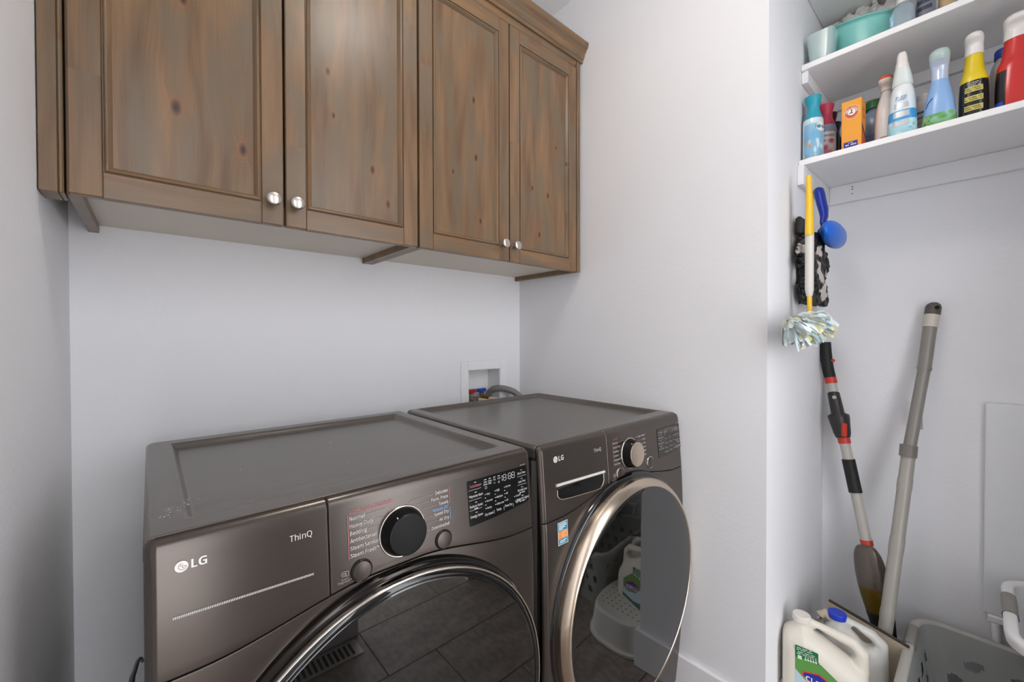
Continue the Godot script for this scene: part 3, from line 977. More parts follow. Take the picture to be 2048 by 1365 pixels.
	for k in 4:
		var w := -0.0355 - k * 0.019
		dw_.text(keys[k], fs2 * 0.95, S, R, w, 0, 0.78)
		dw_.strip([Vector2(R - 0.003, w + 0.0065), Vector2(R + 0.002, w + 0.0065)], 0.0010, S)
		if k < 2: dw_.strip([Vector2(R - 0.014, w - 0.0068), Vector2(R + 0.014, w - 0.0068)], 0.0005, S)
		else: dw_.scribble(R - 0.009, w - 0.0055, 0.018, 0.0022, S, k)
	keys = ["Dry Level", "Temp.", "Time Dry", "Signal"]
	for k in 4:
		dw_.text(keys[k], fs2, S, u0 + 0.052 + k * 0.0275, -0.1005 + k * 0.0018, 0, 0.8)
		if k < 3: dw_.strip([Vector2(u0 + 0.066 + k * 0.0275, -0.0965), Vector2(u0 + 0.066 + k * 0.0275, -0.104)], 0.0006, S)
	var lv := [["Very", "", "Normal", "", "Damp"], ["High", "", "Medium", "", "Ultra Low"], ["60 min", "", "40", "", "20"]]
	for j in 3:
		for k in 5:
			var w := -0.0585 - k * 0.0073 + j * 0.0015
			var u := u0 + 0.044 + j * 0.027
			dw_.strip([Vector2(u - 0.0012, w), Vector2(u + 0.0015, w)], 0.0012, S)
			if lv[j][k]: dw_.text(lv[j][k], 0.0055, S, u + 0.0035, w, -1, 0.85)
	dw_.strip([Vector2(u0 + 0.125, -0.083), Vector2(u0 + 0.1275, -0.083)], 0.0012, S)
	dw_.text("On/Off", 0.0055, S, u0 + 0.130, -0.083, -1, 0.85)
	keys = ["Flow", "Clean", "Dry", "Cool"]
	for k in 4:
		var u := u0 + 0.046 + k * 0.0125
		dw_.strip([Vector2(u - 0.003, -0.0275), Vector2(u + 0.003, -0.0275)], 0.0012, S)
		dw_.text(keys[k], 0.0055, S, u, -0.0325, 0, 0.75)
		if k < 2: dw_.text(["Sense", "Filter"][k], 0.0055, S, u, -0.0375, 0, 0.75)
	dw_.disc(u0 + 0.047, -0.0445, 0.0022, 0.0028, S, 0, TAU, 14)
	dw_.disc(u0 + 0.071, -0.0415, 0.0016, 0.0022, S, 0.3, PI - 0.3, 8)
	dw_.disc(u0 + 0.083, -0.0405, 0.0016, 0.0022, S, 0, TAU, 10)
	# segments of the clock: 1 8 : 8 8
	var px := u0 + 0.0925
	for k in 4:
		var h := 0.0062; var wd := 0.0078
		var cy := -0.0345
		var lo_x := px
		if k == 0:
			dw_.strip([Vector2(px, cy + h), Vector2(px, cy + 0.0008)], 0.0009, S); dw_.strip([Vector2(px, cy - h), Vector2(px, cy - 0.0008)], 0.0009, S)
			px += 0.0035
			continue
		for m in 3: dw_.strip([Vector2(lo_x + 0.0008, cy + (m - 1) * h), Vector2(lo_x + wd - 0.0008, cy + (m - 1) * h)], 0.0009, S)
		for e in 2:
			for m in 2: dw_.strip([Vector2(lo_x + e * wd, cy + (h - 0.0008) * (1 if m == 0 else -1)), Vector2(lo_x + e * wd, cy + 0.0008 * (1 if m == 0 else -1))], 0.0009, S)
		px += wd + 0.0028
		if k == 1:
			for m in 2: dw_.strip([Vector2(px + 0.0006, cy + 0.003 - m * 0.006), Vector2(px + 0.0016, cy + 0.003 - m * 0.006)], 0.001, S)
			px += 0.004
	put("display_print", dw_, M.print_white if not washer else M.print_grey, ds)
	put("display_red_print", dr, M.print_red if not washer else M.print_grey, ds)
	gr.scribble(u1 - 0.020, -0.0180, 0.018, 0.0020, P, 8)
	put("white_lettering", wh, M.print_white if not washer else mat(Color("c3bfba"), 0.5), t)
	put("grey_print", gr, M.print_grey, t)
	put("red_print", rd, M.print_red if not washer else mat(Color("a05a5c"), 0.5), t)
	if not washer: put("blue_print", bl, M.print_blue, t)
	if washer:
		# drawer pull: a dark hollow under a bright bar
		var pk := sub("drawer_pull", t)
		b = B.new()
		var pts := PackedVector2Array()
		for e in [[0.0525, -0.098], [0.0525, -0.112], [0.058, -0.120], [0.068, -0.1245], [0.10, -0.128], [0.20, -0.1345], [0.222, -0.134], [0.232, -0.128], [0.2385, -0.116], [0.2395, -0.096]]: pts.append(Vector2(e[0], e[1]))
		b.blob(pts, lift(on, -0.0004))
		put("pull_hollow", b, M.gloss_black, pk)
		b = B.new()
		var path := []
		for k in range(0, 10):
			var z: Array = on.call(pts[k].x, pts[k].y)
			path.append(z[0])
		b.tube(path, 0.0013, 8)
		put("pull_rim", b, M.champagne, pk)
		b = B.new()
		path = []
		for k in 12:
			var z: Array = on.call(lerpf(0.0485, 0.2425, k / 11.0), lerpf(-0.0865, -0.0935, k / 11.0))
			path.append(z[0] + z[1] * 0.001)
		b.tube(path, 0.0036, 10)
		put("pull_bar", b, M.emblem, pk)
		# energy sticker
		var F := func(u: float, w: float) -> Array:
			var z: Array = on.call(u, w)
			return [z[0] + z[1] * 0.0002, z[1]]
		var st := sub("sticker", t)
		var cols := [[0.0, 0.0, 0.036, 0.055, Color("e9e6df"), 0.0], [0.0015, 0.0015, 0.033, 0.020, Color("2f86a3"), 0.0002], [0.0015, 0.0215, 0.033, 0.019, Color("e8934f"), 0.0002], [0.0015, 0.0405, 0.033, 0.013, Color("2f86a3"), 0.0002],
			[0.004, 0.004, 0.026, 0.0022, Color("e8f0f0"), 0.0004], [0.004, 0.0085, 0.028, 0.0022, Color("e8f0f0"), 0.0004], [0.004, 0.0125, 0.022, 0.0022, Color("e8f0f0"), 0.0004], [0.004, 0.0165, 0.014, 0.0022, Color("e8f0f0"), 0.0004], [0.006, 0.044, 0.024, 0.002, Color("dfe9ea"), 0.0004], [0.006, 0.048, 0.018, 0.002, Color("dfe9ea"), 0.0004]]
		for c in cols:
			b = B.new()
			var a := Vector2(0.047 + c[0], -0.1765 - c[1])
			b.blob(PackedVector2Array([a, a + Vector2(c[2], 0), a + Vector2(c[2], -c[3]), a + Vector2(0, -c[3])]), lift(F, c[5]))
			put("sticker_print", b, mat(c[4], 0.4), st)
		b = B.new()
		var ctr := Vector2(0.047 + 0.0225, -0.1765 - 0.0305)
		for k in 3: b.disc(ctr.x, ctr.y, 0.0085 - k * 0.003, 0.0093 - k * 0.003, lift(F, 0.0005), 0.5 * k, TAU - 0.4 * k, 20)
		put("sticker_rings", b, mat(Color("f2d9bd"), 0.5), st)
	else:
		# chipped paint on the lid
		b = B.new()
		rng.seed = 44
		for k in 46:
			var f := rng.randf()
			var c := Vector3(x0 + 0.017 + f * 0.040 + rng.randfn() * 0.005, 0.9841, 0.725 - f * 0.055 + rng.randfn() * 0.012)
			if k > 34: c = Vector3(x0 + 0.1 + rng.randf() * 0.5, 0.9735, 0.25 + rng.randf() * 0.45)
			var r := rng.randf_range(0.0004, 0.0016) * (2.2 if k == 3 else 1.0)
			var pts := []
			for j in 5: pts.append(c + Vector3(cos(j * 1.2566) * r * rng.randf_range(0.6, 1.6), 0, sin(j * 1.2566) * r * rng.randf_range(0.5, 1.1)))
			b.face(pts, Vector3.UP)
		put("paint_chips", b, M.white, t, false, "stuff")

# ---------------------------------------------------------------- supply box behind the washing machine
func supply_box() -> void:
	var t := thing("water_supply_box", Vector3(1.312, 0.9, -0.04), "white recessed water supply box in the back wall, above the washing machine's rear edge", "supply box")
	var b := B.new()
	var x0 := 1.222; var x1 := 1.405; var y0 := 0.90; var y1 := 1.098
	b.box(Vector3(1.181, y0, 0.0), Vector3(x0, 1.140, 0.006), 0.002); b.box(Vector3(x1, y0, 0.0), Vector3(1.444, 1.140, 0.006), 0.002)
	b.box(Vector3(x0, y1, 0.0), Vector3(x1, 1.140, 0.006), 0.0015)
	put("flange", b, M.trim, t)
	b = B.new()
	b.box(Vector3(x0, y0, -0.092), Vector3(x1, y1, -0.088)); b.box(Vector3(x0, y0, -0.088), Vector3(x0 + 0.002, y1, 0.002)); b.box(Vector3(x1 - 0.002, y0, -0.088), Vector3(x1, y1, 0.002))
	b.box(Vector3(x0, y1 - 0.002, -0.088), Vector3(x1, y1, 0.002)); b.box(Vector3(x0, y0, -0.088), Vector3(x1, y0 + 0.004, 0.002))
	put("recess", b, M.trim, t)
	var brass := mat(Color("a98a4a"), 0.3, 1.0)
	for k in 2:
		var cx := 1.272 + k * 0.058
		var v := sub("valve", t)
		b = B.new()
		b.tube([Vector3(cx, 0.905, -0.045), Vector3(cx, 0.985, -0.045)], 0.011, 14)
		b.tube([Vector3(cx, 0.965, -0.045), Vector3(cx + 0.004, 0.962, 0.0)], 0.010, 14)
		b.lathe([[0.0, 0.0], [0.0145, 0.0], [0.0145, 0.0], [0.0145, 0.014], [0.0145, 0.014], [0.0, 0.014]], Vector3(cx + 0.004, 0.962, -0.004), Vector3.BACK, 8)
		put("valve_body", b, brass if k else mat(Color("b5aea4"), 0.3, 1.0), v)
		b = B.new()
		b.box(Vector3(cx - 0.024, 0.988, -0.054), Vector3(cx + 0.024, 1.004, -0.036), 0.003)
		b.box(Vector3(cx - 0.009, 0.982, -0.056), Vector3(cx + 0.009, 0.990, -0.034), 0.002)
		put("valve_handle", b, mat(Color("a8282a") if k == 0 else Color("1f4fb4"), 0.4), v)
	var hose := mat(Color("c9bda6"), 0.5)
	for k in 2:
		b = B.new()
		var cx := 1.276 + k * 0.058
		var path := []
		for j in 14: 
			var q := cr([[cx, 0.962, 0.008], [cx + 0.02, 0.958, 0.035], [cx + 0.06, 0.945, 0.06], [cx + 0.10, 0.88, 0.075], [cx + 0.11, 0.75, 0.08]], j / 13.0)
			path.append(Vector3(q[0], q[1], q[2]))
		b.tube(path, 0.008, 12)
		tag(put("supply_hose", b, hose), ["tan braided water hose on the red-handled valve, dropping behind the washing machine", "tan braided water hose on the blue-handled valve, dropping behind the washing machine"][k], "hose", "water supply hoses")
	b = B.new()
	var path := []
	var rr := []
	for j in 40:
		var q := cr([[1.375, 0.92, -0.05], [1.372, 0.975, -0.04], [1.380, 1.0, -0.01], [1.412, 1.002, 0.028], [1.452, 0.982, 0.060], [1.475, 0.94, 0.085], [1.485, 0.85, 0.092], [1.485, 0.7, 0.092]], j / 39.0)
		path.append(Vector3(q[0], q[1], q[2]))
		rr.append(0.0145 + 0.0008 * (j % 2))
	b.tube(path, rr, 16)
	tag(put("drain_hose", b, mat(Color("7e7d7a"), 0.45)), "thick grey ribbed drain hose arching out of the supply box", "hose")

# ---------------------------------------------------------------- closet shelves
func shelves() -> void:
	var spec := [[1.832, 1.832, 1.851, "lower white closet shelf holding the spray bottles", 0.068], [1.856, 2.167, 2.186, "upper white closet shelf holding the turquoise basin", 0.042], [1.74, 2.455, 2.474, "topmost white closet shelf, seen only from below", 0.0]]
	for s in spec:
		var x0: float = s[0]; var y0: float = s[1]; var y1: float = s[2]; var ch: float = s[4]
		var t := thing("closet_shelf", Vector3(2.0, y0, 1.5), s[3], "shelf", "closet shelves")
		put("shelf_board", box_of(Vector3(x0, y0, ZK + 0.001), Vector3(W2 - 0.001, y1, 2.448), 0.0015), M.shelf, t)
		if ch == 0.0: continue
		put("cleat", box_of(Vector3(x0 - 0.012 if ch > 0.05 else x0 + 0.01, y0 - ch, ZK + 0.0005), Vector3(W2 - 0.001, y0 - 0.0005, ZK + 0.019), 0.0015), M.cleat, t)
		put("cleat", box_of(Vector3(W2 - 0.019, y0 - ch, ZK + 0.0195), Vector3(W2 - 0.0005, y0 - 0.0005, 2.448), 0.0015), M.cleat, t)
		if ch > 0.05:
			for k in 3:
				var b := B.new()
				b.lathe([[0.0022, 0.0], [0.0018, 0.0006], [0.0, 0.0006]], Vector3(W2 - 0.019, y0 - 0.014 - [0.0, 0.009, 0.026][k], 1.186), Vector3.LEFT, 8)
				put("nail", b, M.black, t)

# a vessel: prof rows are [height, half width along z, half depth along x, squareness, shift in x]; it looks towards -x
class Vessel:
	var p := []
	var o := Vector3.ZERO
	var yaw := 0.0
	var host: Node3D
	func at(h: float, a: float, out := 0.0) -> Array:
		# a = 0 looks at -x, grows towards +z; h runs 0..1 over the profile's rows
		var r: Array = host.cr(p, h)
		var e: float = 2.0 / r[3]
		var ca := cos(a); var sa := sin(a)
		var x: float = -signf(ca) * pow(absf(ca), e) * (r[2] + out) + r[4]
		var z: float = signf(sa) * pow(absf(sa), e) * (r[1] + out)
		var q := Vector3(x, r[0], z).rotated(Vector3.UP, yaw)
		return [o + q, Vector3(-ca, 0, sa).rotated(Vector3.UP, yaw)]
	func height(y: float) -> float:   # the h at a height above the base
		var lo := 0.0; var hi := 1.0
		for k in 30:
			var m := (lo + hi) / 2
			if host.cr(p, m)[0] < y: lo = m
			else: hi = m
		return (lo + hi) / 2
	func skin(b, h0: float, h1: float, n := 24, seg := 36, cap0 := true, cap1 := true, out := 0.0) -> void:
		var rows := []
		for k in n + 1:
			var row := PackedVector3Array()
			for j in seg: row.append(at(lerpf(h0, h1, float(k) / n), TAU * j / seg, out)[0])
			rows.append(row)
		for e in 2:
			if (e == 0 and not cap0) or (e == 1 and not cap1): continue
			var rim: PackedVector3Array = rows[0] if e == 0 else rows[-1]
			var mid := Vector3.ZERO
			for q in rim: mid += q / seg
			var row := PackedVector3Array(); row.resize(seg); row.fill(mid)
			if e == 0: rows.push_front(rim); rows.push_front(row)
			else: rows.append(rim); rows.append(row)
		b.grid(rows, true)
	func patch(b, y0: float, y1: float, a0: float, a1: float, out := 0.0006, n := 10, seg := 14) -> void:
		var rows := []
		var h0 := height(y0); var h1 := height(y1)
		for k in n + 1:
			var row := PackedVector3Array()
			for j in seg + 1: row.append(at(lerpf(h1, h0, float(k) / n), lerpf(a0, a1, float(j) / seg), out)[0])
			rows.append(row)
		b.grid(rows, false, -1)
	func surf(w: float, out := 0.0012) -> Callable:   # (u, v): u in metres round the front at the width w, v the height above the base
		return func(u: float, v: float) -> Array: return at(height(v), u / w, out)

func vessel(p: Array, o: Vector3, yaw := 0.0) -> Vessel:
	var e := Vessel.new()
	e.p = p; e.o = o; e.yaw = yaw; e.host = self
	return e

func body(par: Node3D, called: String, e: Vessel, h0: float, h1: float, m: Material, n := 24, seg := 36) -> void:
	var b := B.new()
	e.skin(b, h0, h1, n, seg)
	put(called, b, m, par)

func label(par: Node3D, called: String, e: Vessel, y0: float, y1: float, a0: float, a1: float, m: Material, out := 0.0006) -> void:
	var b := B.new()
	e.patch(b, y0, y1, a0, a1, out)
	put(called, b, m, par)

func lettering(par: Node3D, e: Vessel, lines: Array, m: Material, out := 0.0013, w := 0.03) -> void:
	var b := B.new()
	var sf := e.surf(w, out)
	for l in lines: b.text(l[0], l[1], sf, l[3] if l.size() > 3 else 0.0, l[2], 0, l[4] if l.size() > 4 else 1.0)
	put("lettering", b, m, par)

func img_mat(w: int, h: int, paint: Callable, rough := 0.4) -> StandardMaterial3D:
	var im := Image.create(w, h, false, Image.FORMAT_RGB8)
	paint.call(im)
	var m := mat(Color(1, 1, 1), rough)
	m.albedo_texture = ImageTexture.create_from_image(im)
	return m

func splotch(im: Image, base: Color, cols: Array, s: int, n: int, r0: int, r1: int) -> void:   # printed flowers and bubbles
	if base.a > 0: im.fill(base)
	var g := RandomNumberGenerator.new(); g.seed = s
	for k in n:
		var r := g.randi_range(r0, r1); var cx := g.randi() % im.get_width(); var cy := g.randi() % im.get_height()
		var c: Color = cols[g.randi() % cols.size()]
		for y in range(maxi(0, cy - r), mini(im.get_height(), cy + r)):
			for x in range(maxi(0, cx - r), mini(im.get_width(), cx + r)):
				var d := Vector2(x - cx, y - cy).length() / r
				if d < 1: im.set_pixel(x, y, im.get_pixel(x, y).lerp(c, 0.8 * (1 - d * d)))

func gradient(im: Image, a: Color, c: Color) -> void:
	for y in im.get_height():
		im.fill_rect(Rect2i(0, y, im.get_width(), 1), a.lerp(c, float(y) / im.get_height()))

func can_flowers(im: Image) -> void:   # soft streaks of sky above, a few orange and cream petals below
	var low := Image.create(96, 34, false, Image.FORMAT_RGB8)
	splotch(low, Color("7fb3d2"), [Color("e2935a"), Color("efe6d8"), Color("f0dcae"), Color("e9eef0")], 5, 16, 4, 9)
	im.blit_rect(low, Rect2i(0, 0, 96, 34), Vector2i(0, 60))
	splotch(im, Color(0, 0, 0, 0), [Color("8fc0dc"), Color("6fabd0")], 12, 10, 8, 16)

func lower_shelf_things() -> void:
	var Y := 1.8515
	var X := 1.90
	var g := "bottles and cans on the lower shelf"
	# air freshener cans: one in front, three behind it
	var can := [[0.0, 0.028, 0.028, 2, 0], [0.003, 0.0295, 0.0295, 2, 0], [0.10, 0.0295, 0.0295, 2, 0], [0.135, 0.0285, 0.0285, 2, 0], [0.155, 0.0225, 0.0225, 2, 0], [0.172, 0.0185, 0.0185, 2, 0], [0.187, 0.0185, 0.0185, 2, 0.0], [0.203, 0.0225, 0.0225, 2, -0.002], [0.214, 0.0245, 0.0265, 2, -0.004]]
	var cans := [[Vector3(1.873, Y, 1.1285), "2e9fb4", "8cc4df", 1.0, "turquoise-topped air freshener can at the corner end of the lower shelf", 0.0],
		[Vector3(1.962, Y, 1.146), "c23a55", "d9d4dc", 0.985, "pink-red topped air freshener can behind the turquoise one", 0.1],
		[Vector3(2.035, Y, 1.141), "3a1118", "1a0e12", 0.97, "dark maroon air freshener can behind the pink-red one", 0.0],
		[Vector3(2.095, Y, 1.142), "141a33", "10131f", 0.90, "small navy air freshener can at the back of the corner group", 0.0]]
	for k in 4:
		var c: Array = cans[k]
		var t := thing("spray_can", c[0], c[4], "spray can", "air freshener cans")
		var p := []
		for r in can: p.append([r[0] * c[3], r[1], r[2], r[3], r[4]])
		var e := vessel(p, c[0])
		body(t, "can_body", e, 0.0, e.height(0.137 * c[3]), mat(Color("dfe6ea") if k < 2 else Color(c[2]), 0.3, 0.2), 16)
		var b := B.new()
		var hh := e.height(0.137 * c[3])
		e.skin(b, hh, 1.0, 24, 36, true, true)
		put("cap", b, mat(Color(c[1]), 0.4), t)
		if k == 0:
			label(t, "picture", e, 0.006, 0.125, -0.75, 1.35, img_mat(96, 96, func(im): gradient(im, Color("9fc9dd"), Color("5f9fc9")); can_flowers(im); im.fill_rect(Rect2i(0, 0, 96, 14), Color("cfe3ea"))))
			b = B.new()
			b.disc(0.030, 0.105, 0, 0.0155, e.surf(0.028, 0.0010), 0, TAU, 24)
			put("brand_roundel", b, mat(Color("ece8e2"), 0.4), t)
			lettering(t, e, [["febreze", 0.011, 0.105, 0.030]], M.black, 0.0014, 0.028)
			b = B.new()
			b.strip([Vector2(-0.004, 0.112), Vector2(0.016, 0.110)], 0.006, e.surf(0.028, 0.0009))
			put("gold_bar", b, mat(Color("dcb877"), 0.4), t)
			b = B.new()
			for q in 14: b.strip([Vector2(-0.036, 0.018 + q * 0.0062), Vector2(-0.036 + 0.006 + (q * 7 % 5) * 0.0012, 0.018 + q * 0.0062)], 0.0018, e.surf(0.028, 0.0009))
			put("small_print", b, mat(Color("4d5a63"), 0.5), t)
		elif k == 1:
			label(t, "picture", e, 0.006, 0.085, -0.9, 1.4, img_mat(64, 64, func(im): splotch(im, Color("d8d4d9"), [Color("b5304e"), Color("c95c72"), Color("ede2e2")], 8, 18, 5, 11)))
			label(t, "band", e, 0.112, 0.137, -0.9, 1.4, mat(Color("8c9bb8"), 0.4))
			lettering(t, e, [["febreze", 0.011, 0.098, 0.012]], M.black, 0.0014, 0.028)
		else:
			label(t, "picture", e, 0.01, 0.055, -0.9, 1.4, img_mat(64, 64, func(im): splotch(im, Color(c[2]), [Color("7a4556"), Color("b5a06a"), Color("30202a")], 9 + k, 14, 5, 10)))
	# the orange box
	var lo := Vector3(1.878, Y, 1.2055); var hi := Vector3(1.945, 2.0185, 1.257)
	var t := thing("powder_box", Vector3((lo.x + hi.x) / 2, Y, (lo.z + hi.z) / 2), "tall orange baking soda box with a red ring emblem, standing on the lower shelf", "box")
	put("carton", box_of(lo, hi, 0.0008), mat(Color("ef9f2d"), 0.5), t)
	var F := func(u: float, v: float) -> Array: return [Vector3(lo.x - 0.0004, lo.y + v, lo.z + u), Vector3.LEFT]
	var sun := B.new()
	for k in 32:
		var a := TAU * k / 32
		sun.blob(PackedVector2Array([Vector2(0.026 + cos(a - 0.06) * 0.019, 0.128 + sin(a - 0.06) * 0.017), Vector2(0.026 + cos(a + 0.06) * 0.019, 0.128 + sin(a + 0.06) * 0.017), Vector2(0.026 + cos(a) * 0.0245, 0.128 + sin(a) * 0.027)]), F)
	sun.disc(0.026, 0.128, 0, 0.0195, F)
	put("sunburst", sun, mat(Color("f6d489"), 0.5), t)
	var ring := B.new()
	ring.disc(0.026, 0.128, 0.0105, 0.0175, lift(F, 0.0004), 0, TAU, 36)
	put("emblem_ring", ring, mat(Color("d8483f"), 0.5), t)
	var em := B.new()
	em.disc(0.026, 0.128, 0, 0.0105, lift(F, 0.0004))
	var ring_text := func(u: float, v: float) -> Array:   # lettering bent round the ring
		var a := PI / 2 - u / 0.0135
		var r := 0.0137 + v
		return lift(F, 0.0008).call(0.026 + cos(a) * r, 0.128 + sin(a) * r)
	em.text("*B*ARM & HAMMER", 0.0062, ring_text, 0, 0, 0)
	put("emblem_field", em, mat(Color("f4ede4"), 0.5), t)
	var arm := B.new()
	var G := lift(F, 0.0008)
	arm.strip([Vector2(0.020, 0.1235), Vector2(0.0245, 0.1255), Vector2(0.0295, 0.124)], 0.0028, G)
	arm.strip([Vector2(0.0255, 0.125), Vector2(0.0265, 0.1335)], 0.0022, G)
	arm.strip([Vector2(0.0235, 0.1345), Vector2(0.029, 0.1335)], 0.0022, G)
	put("emblem_arm", arm, mat(Color("4a3a34"), 0.5), t)
	var bb := B.new()
	bb.blob(PackedVector2Array([Vector2(0.006, 0.004), Vector2(0.042, 0.004), Vector2(0.042, 0.033), Vector2(0.006, 0.033)]), F)
	put("blue_panel", bb, mat(Color("2b2a8c"), 0.5), t)
	bb = B.new()
	bb.scribble(0.011, 0.0225, 0.027, 0.005, lift(F, 0.0004), 3); bb.scribble(0.018, 0.0285, 0.012, 0.003, lift(F, 0.0004), 4)
	put("small_print", bb, mat(Color("e9e4ee"), 0.5), t)
	var SD := func(u: float, v: float) -> Array: return [Vector3(lo.x + u, lo.y + v, hi.z + 0.0004), Vector3.BACK]
	bb = B.new()
	bb.disc(0.032, 0.125, 0.011, 0.018, SD, 0, TAU, 30, 1.0)
	put("side_emblem", bb, mat(Color("cf6a4a"), 0.5), t)
	bb = B.new()
	bb.blob(PackedVector2Array([Vector2(0.002, 0.088), Vector2(0.064, 0.062), Vector2(0.064, 0.050), Vector2(0.002, 0.072)]), SD)
	put("side_band", bb, mat(Color("3a2160"), 0.5), t)
	bb = B.new()
	bb.blob(PackedVector2Array([Vector2(0.002, 0.001), Vector2(0.064, 0.001), Vector2(0.064, 0.048), Vector2(0.002, 0.070)]), SD)
	put("side_panel_print", bb, mat(Color("d9641f"), 0.5), t)
	# grey-blue bottle with a green cap behind the box
	var o := Vector3(2.055, Y, 1.262)
	t = thing("cleaner_bottle", o, "grey-blue bottle with a dark green cap, half hidden behind the orange box", "bottle", g)
	var e := vessel([[0, 0.026, 0.03, 2.6, 0], [0.01, 0.03, 0.034, 2.6, 0], [0.12, 0.03, 0.034, 2.6, 0], [0.16, 0.028, 0.03, 2.4, 0], [0.178, 0.018, 0.018, 2, 0], [0.188, 0.016, 0.016, 2, 0]], o)
	body(t, "bottle_body", e, 0, 1, mat(Color("8fa0b3"), 0.25))
	label(t, "label_band", e, 0.03, 0.09, -1.1, 1.1, mat(Color("6f86a8"), 0.35))
	var b := B.new(); b.lathe([[0.0, 0.184], [0.024, 0.184], [0.024, 0.184], [0.023, 0.207], [0.02, 0.213], [0.0, 0.213]], o, Vector3.UP, 28)
	put("cap", b, mat(Color("2f6b35"), 0.4), t)
	# white bottle with an orange cap
	o = Vector3(1.952, Y, 1.307)
	t = thing("cleaner_bottle", o, "plain white bottle with an orange-topped spout, behind the white spray bottle", "bottle", g)
	e = vessel([[0, 0.024, 0.03, 2.6, 0], [0.01, 0.0275, 0.034, 2.6, 0], [0.08, 0.027, 0.034, 2.6, 0], [0.13, 0.024, 0.032, 2.4, 0.001], [0.165, 0.017, 0.024, 2.2, 0.003], [0.182, 0.0125, 0.014, 2, 0.004], [0.196, 0.0125, 0.013, 2, 0.004]], o)
	body(t, "bottle_body", e, 0, 1, mat(Color("ece6e2"), 0.3))
	var hd := vessel([[0.190, 0.0145, 0.016, 2, 0.003], [0.200, 0.015, 0.018, 2.2, 0.002], [0.207, 0.0165, 0.026, 2.6, -0.004], [0.213, 0.018, 0.029, 3, -0.006], [0.218, 0.018, 0.029, 3, -0.006]], o)
	body(t, "spout_collar", hd, 0, 1, mat(Color("eadfd6"), 0.35), 12)
	hd = vessel([[0.218, 0.0175, 0.028, 3, -0.006], [0.226, 0.0175, 0.027, 2.8, -0.004], [0.234, 0.014, 0.020, 2.4, 0.0], [0.238, 0.006, 0.010, 2, 0.002]], o)
	body(t, "cap", hd, 0, 1, mat(Color("e4632a"), 0.4), 12)
	label(t, "small_mark", e, 0.018, 0.034, -0.25, 0.25, mat(Color("a99b8a"), 0.5))
	# white spray bottle with the blue band
	o = Vector3(1.905, Y, 1.350)
	t = thing("spray_bottle", o, "white spray bottle with a blue band and pale aqua foot, nozzle turned to the front", "bottle", g)
	e = vessel([[0, 0.031, 0.026, 2.6, 0], [0.01, 0.0335, 0.028, 2.8, 0], [0.06, 0.0325, 0.028, 2.8, 0], [0.11, 0.029, 0.026, 2.6, 0], [0.140, 0.027, 0.024, 2.5, 0], [0.155, 0.0245, 0.022, 2.4, 0], [0.165, 0.0215, 0.020, 2.2, 0], [0.170, 0.020, 0.019, 2, 0]], o)
	body(t, "bottle_body", e, 0, 1, mat(Color("e9ecec"), 0.25), 30)
	label(t, "foot_picture", e, 0.006, 0.055, -1.5, 1.5, img_mat(96, 64, func(im): gradient(im, Color("bfdfe6"), Color("8fcbd6")); splotch(im, Color(0, 0, 0, 0), [Color("dff0f1"), Color("5db5c8"), Color("c9e6ea")], 3, 40, 4, 9)))
	label(t, "blue_band", e, 0.056, 0.085, -1.5, 1.5, mat(Color("3f9bd8"), 0.3))
	label(t, "pale_band", e, 0.086, 0.135, -1.5, 1.5, mat(Color("dfeaf0"), 0.3))
	for k in 3: label(t, "silver_patch", e, [0.038, 0.064, 0.092][k], [0.052, 0.082, 0.108][k], -0.45, 0.45, mat(Color("c3c7c9"), 0.3, 0.3), 0.0012)
	b = B.new()
	for k in 3: b.scribble(-0.010, 0.127 - k * 0.005, 0.020, 0.0028, e.surf(0.028, 0.0013), k + 2)
	put("small_print", b, mat(Color("4d6a9a"), 0.5), t)
	hd = vessel([[0.166, 0.0225, 0.021, 2.2, 0], [0.172, 0.024, 0.024, 2.4, -0.001], [0.188, 0.022, 0.026, 2.4, -0.003], [0.203, 0.0195, 0.027, 2.4, -0.005], [0.212, 0.0175, 0.027, 2.6, -0.007]], o)
	body(t, "spray_shroud", hd, 0, 1, mat(Color("e3ebe7"), 0.3), 14)
	hd = vessel([[0.211, 0.016, 0.022, 2.6, -0.008], [0.226, 0.0155, 0.020, 2.8, -0.010], [0.232, 0.013, 0.017, 3, -0.012], [0.252, 0.0115, 0.015, 3.2, -0.013], [0.262, 0.0085, 0.012, 3.2, -0.012], [0.264, 0.006, 0.009, 3, -0.012]], o)
	body(t, "nozzle", hd, 0, 1, mat(Color("ebe4df"), 0.3), 20)
	# small white bottle in the second row
	o = Vector3(2.02, Y, 1.389)
	t = thing("cleaner_bottle", o, "small white bottle with grey print, in the back row between the white and blue sprays", "bottle", g)
	e = vessel([[0, 0.026, 0.026, 2, 0], [0.008, 0.028, 0.028, 2, 0], [0.12, 0.028, 0.028, 2, 0], [0.138, 0.022, 0.022, 2, 0], [0.146, 0.017, 0.017, 2, 0], [0.165, 0.017, 0.017, 2, 0], [0.167, 0.014, 0.014, 2, 0]], o)
	body(t, "bottle_body", e, 0, 1, mat(Color("dcd5d3"), 0.35))
	for k in 4: label(t, "print_band", e, 0.05 + k * 0.017, 0.056 + k * 0.017, -1.2, 1.2, mat([Color("8a8f9a"), Color("d8a79c"), Color("8a8f9a"), Color("5d6370")][k], 0.5))
	label(t, "foot_picture", e, 0.005, 0.045, -1.2, 1.2, img_mat(48, 48, func(im): splotch(im, Color("b9b6b8"), [Color("5c5a5f"), Color("8d7f80"), Color("e0dede")], 13, 22, 3, 7)))
	# blue fabric spray
	o = Vector3(1.902, Y, 1.430)
	t = thing("spray_bottle", o, "sky-blue spray bottle with a green meadow foot and pale green-tipped nozzle", "bottle", g)
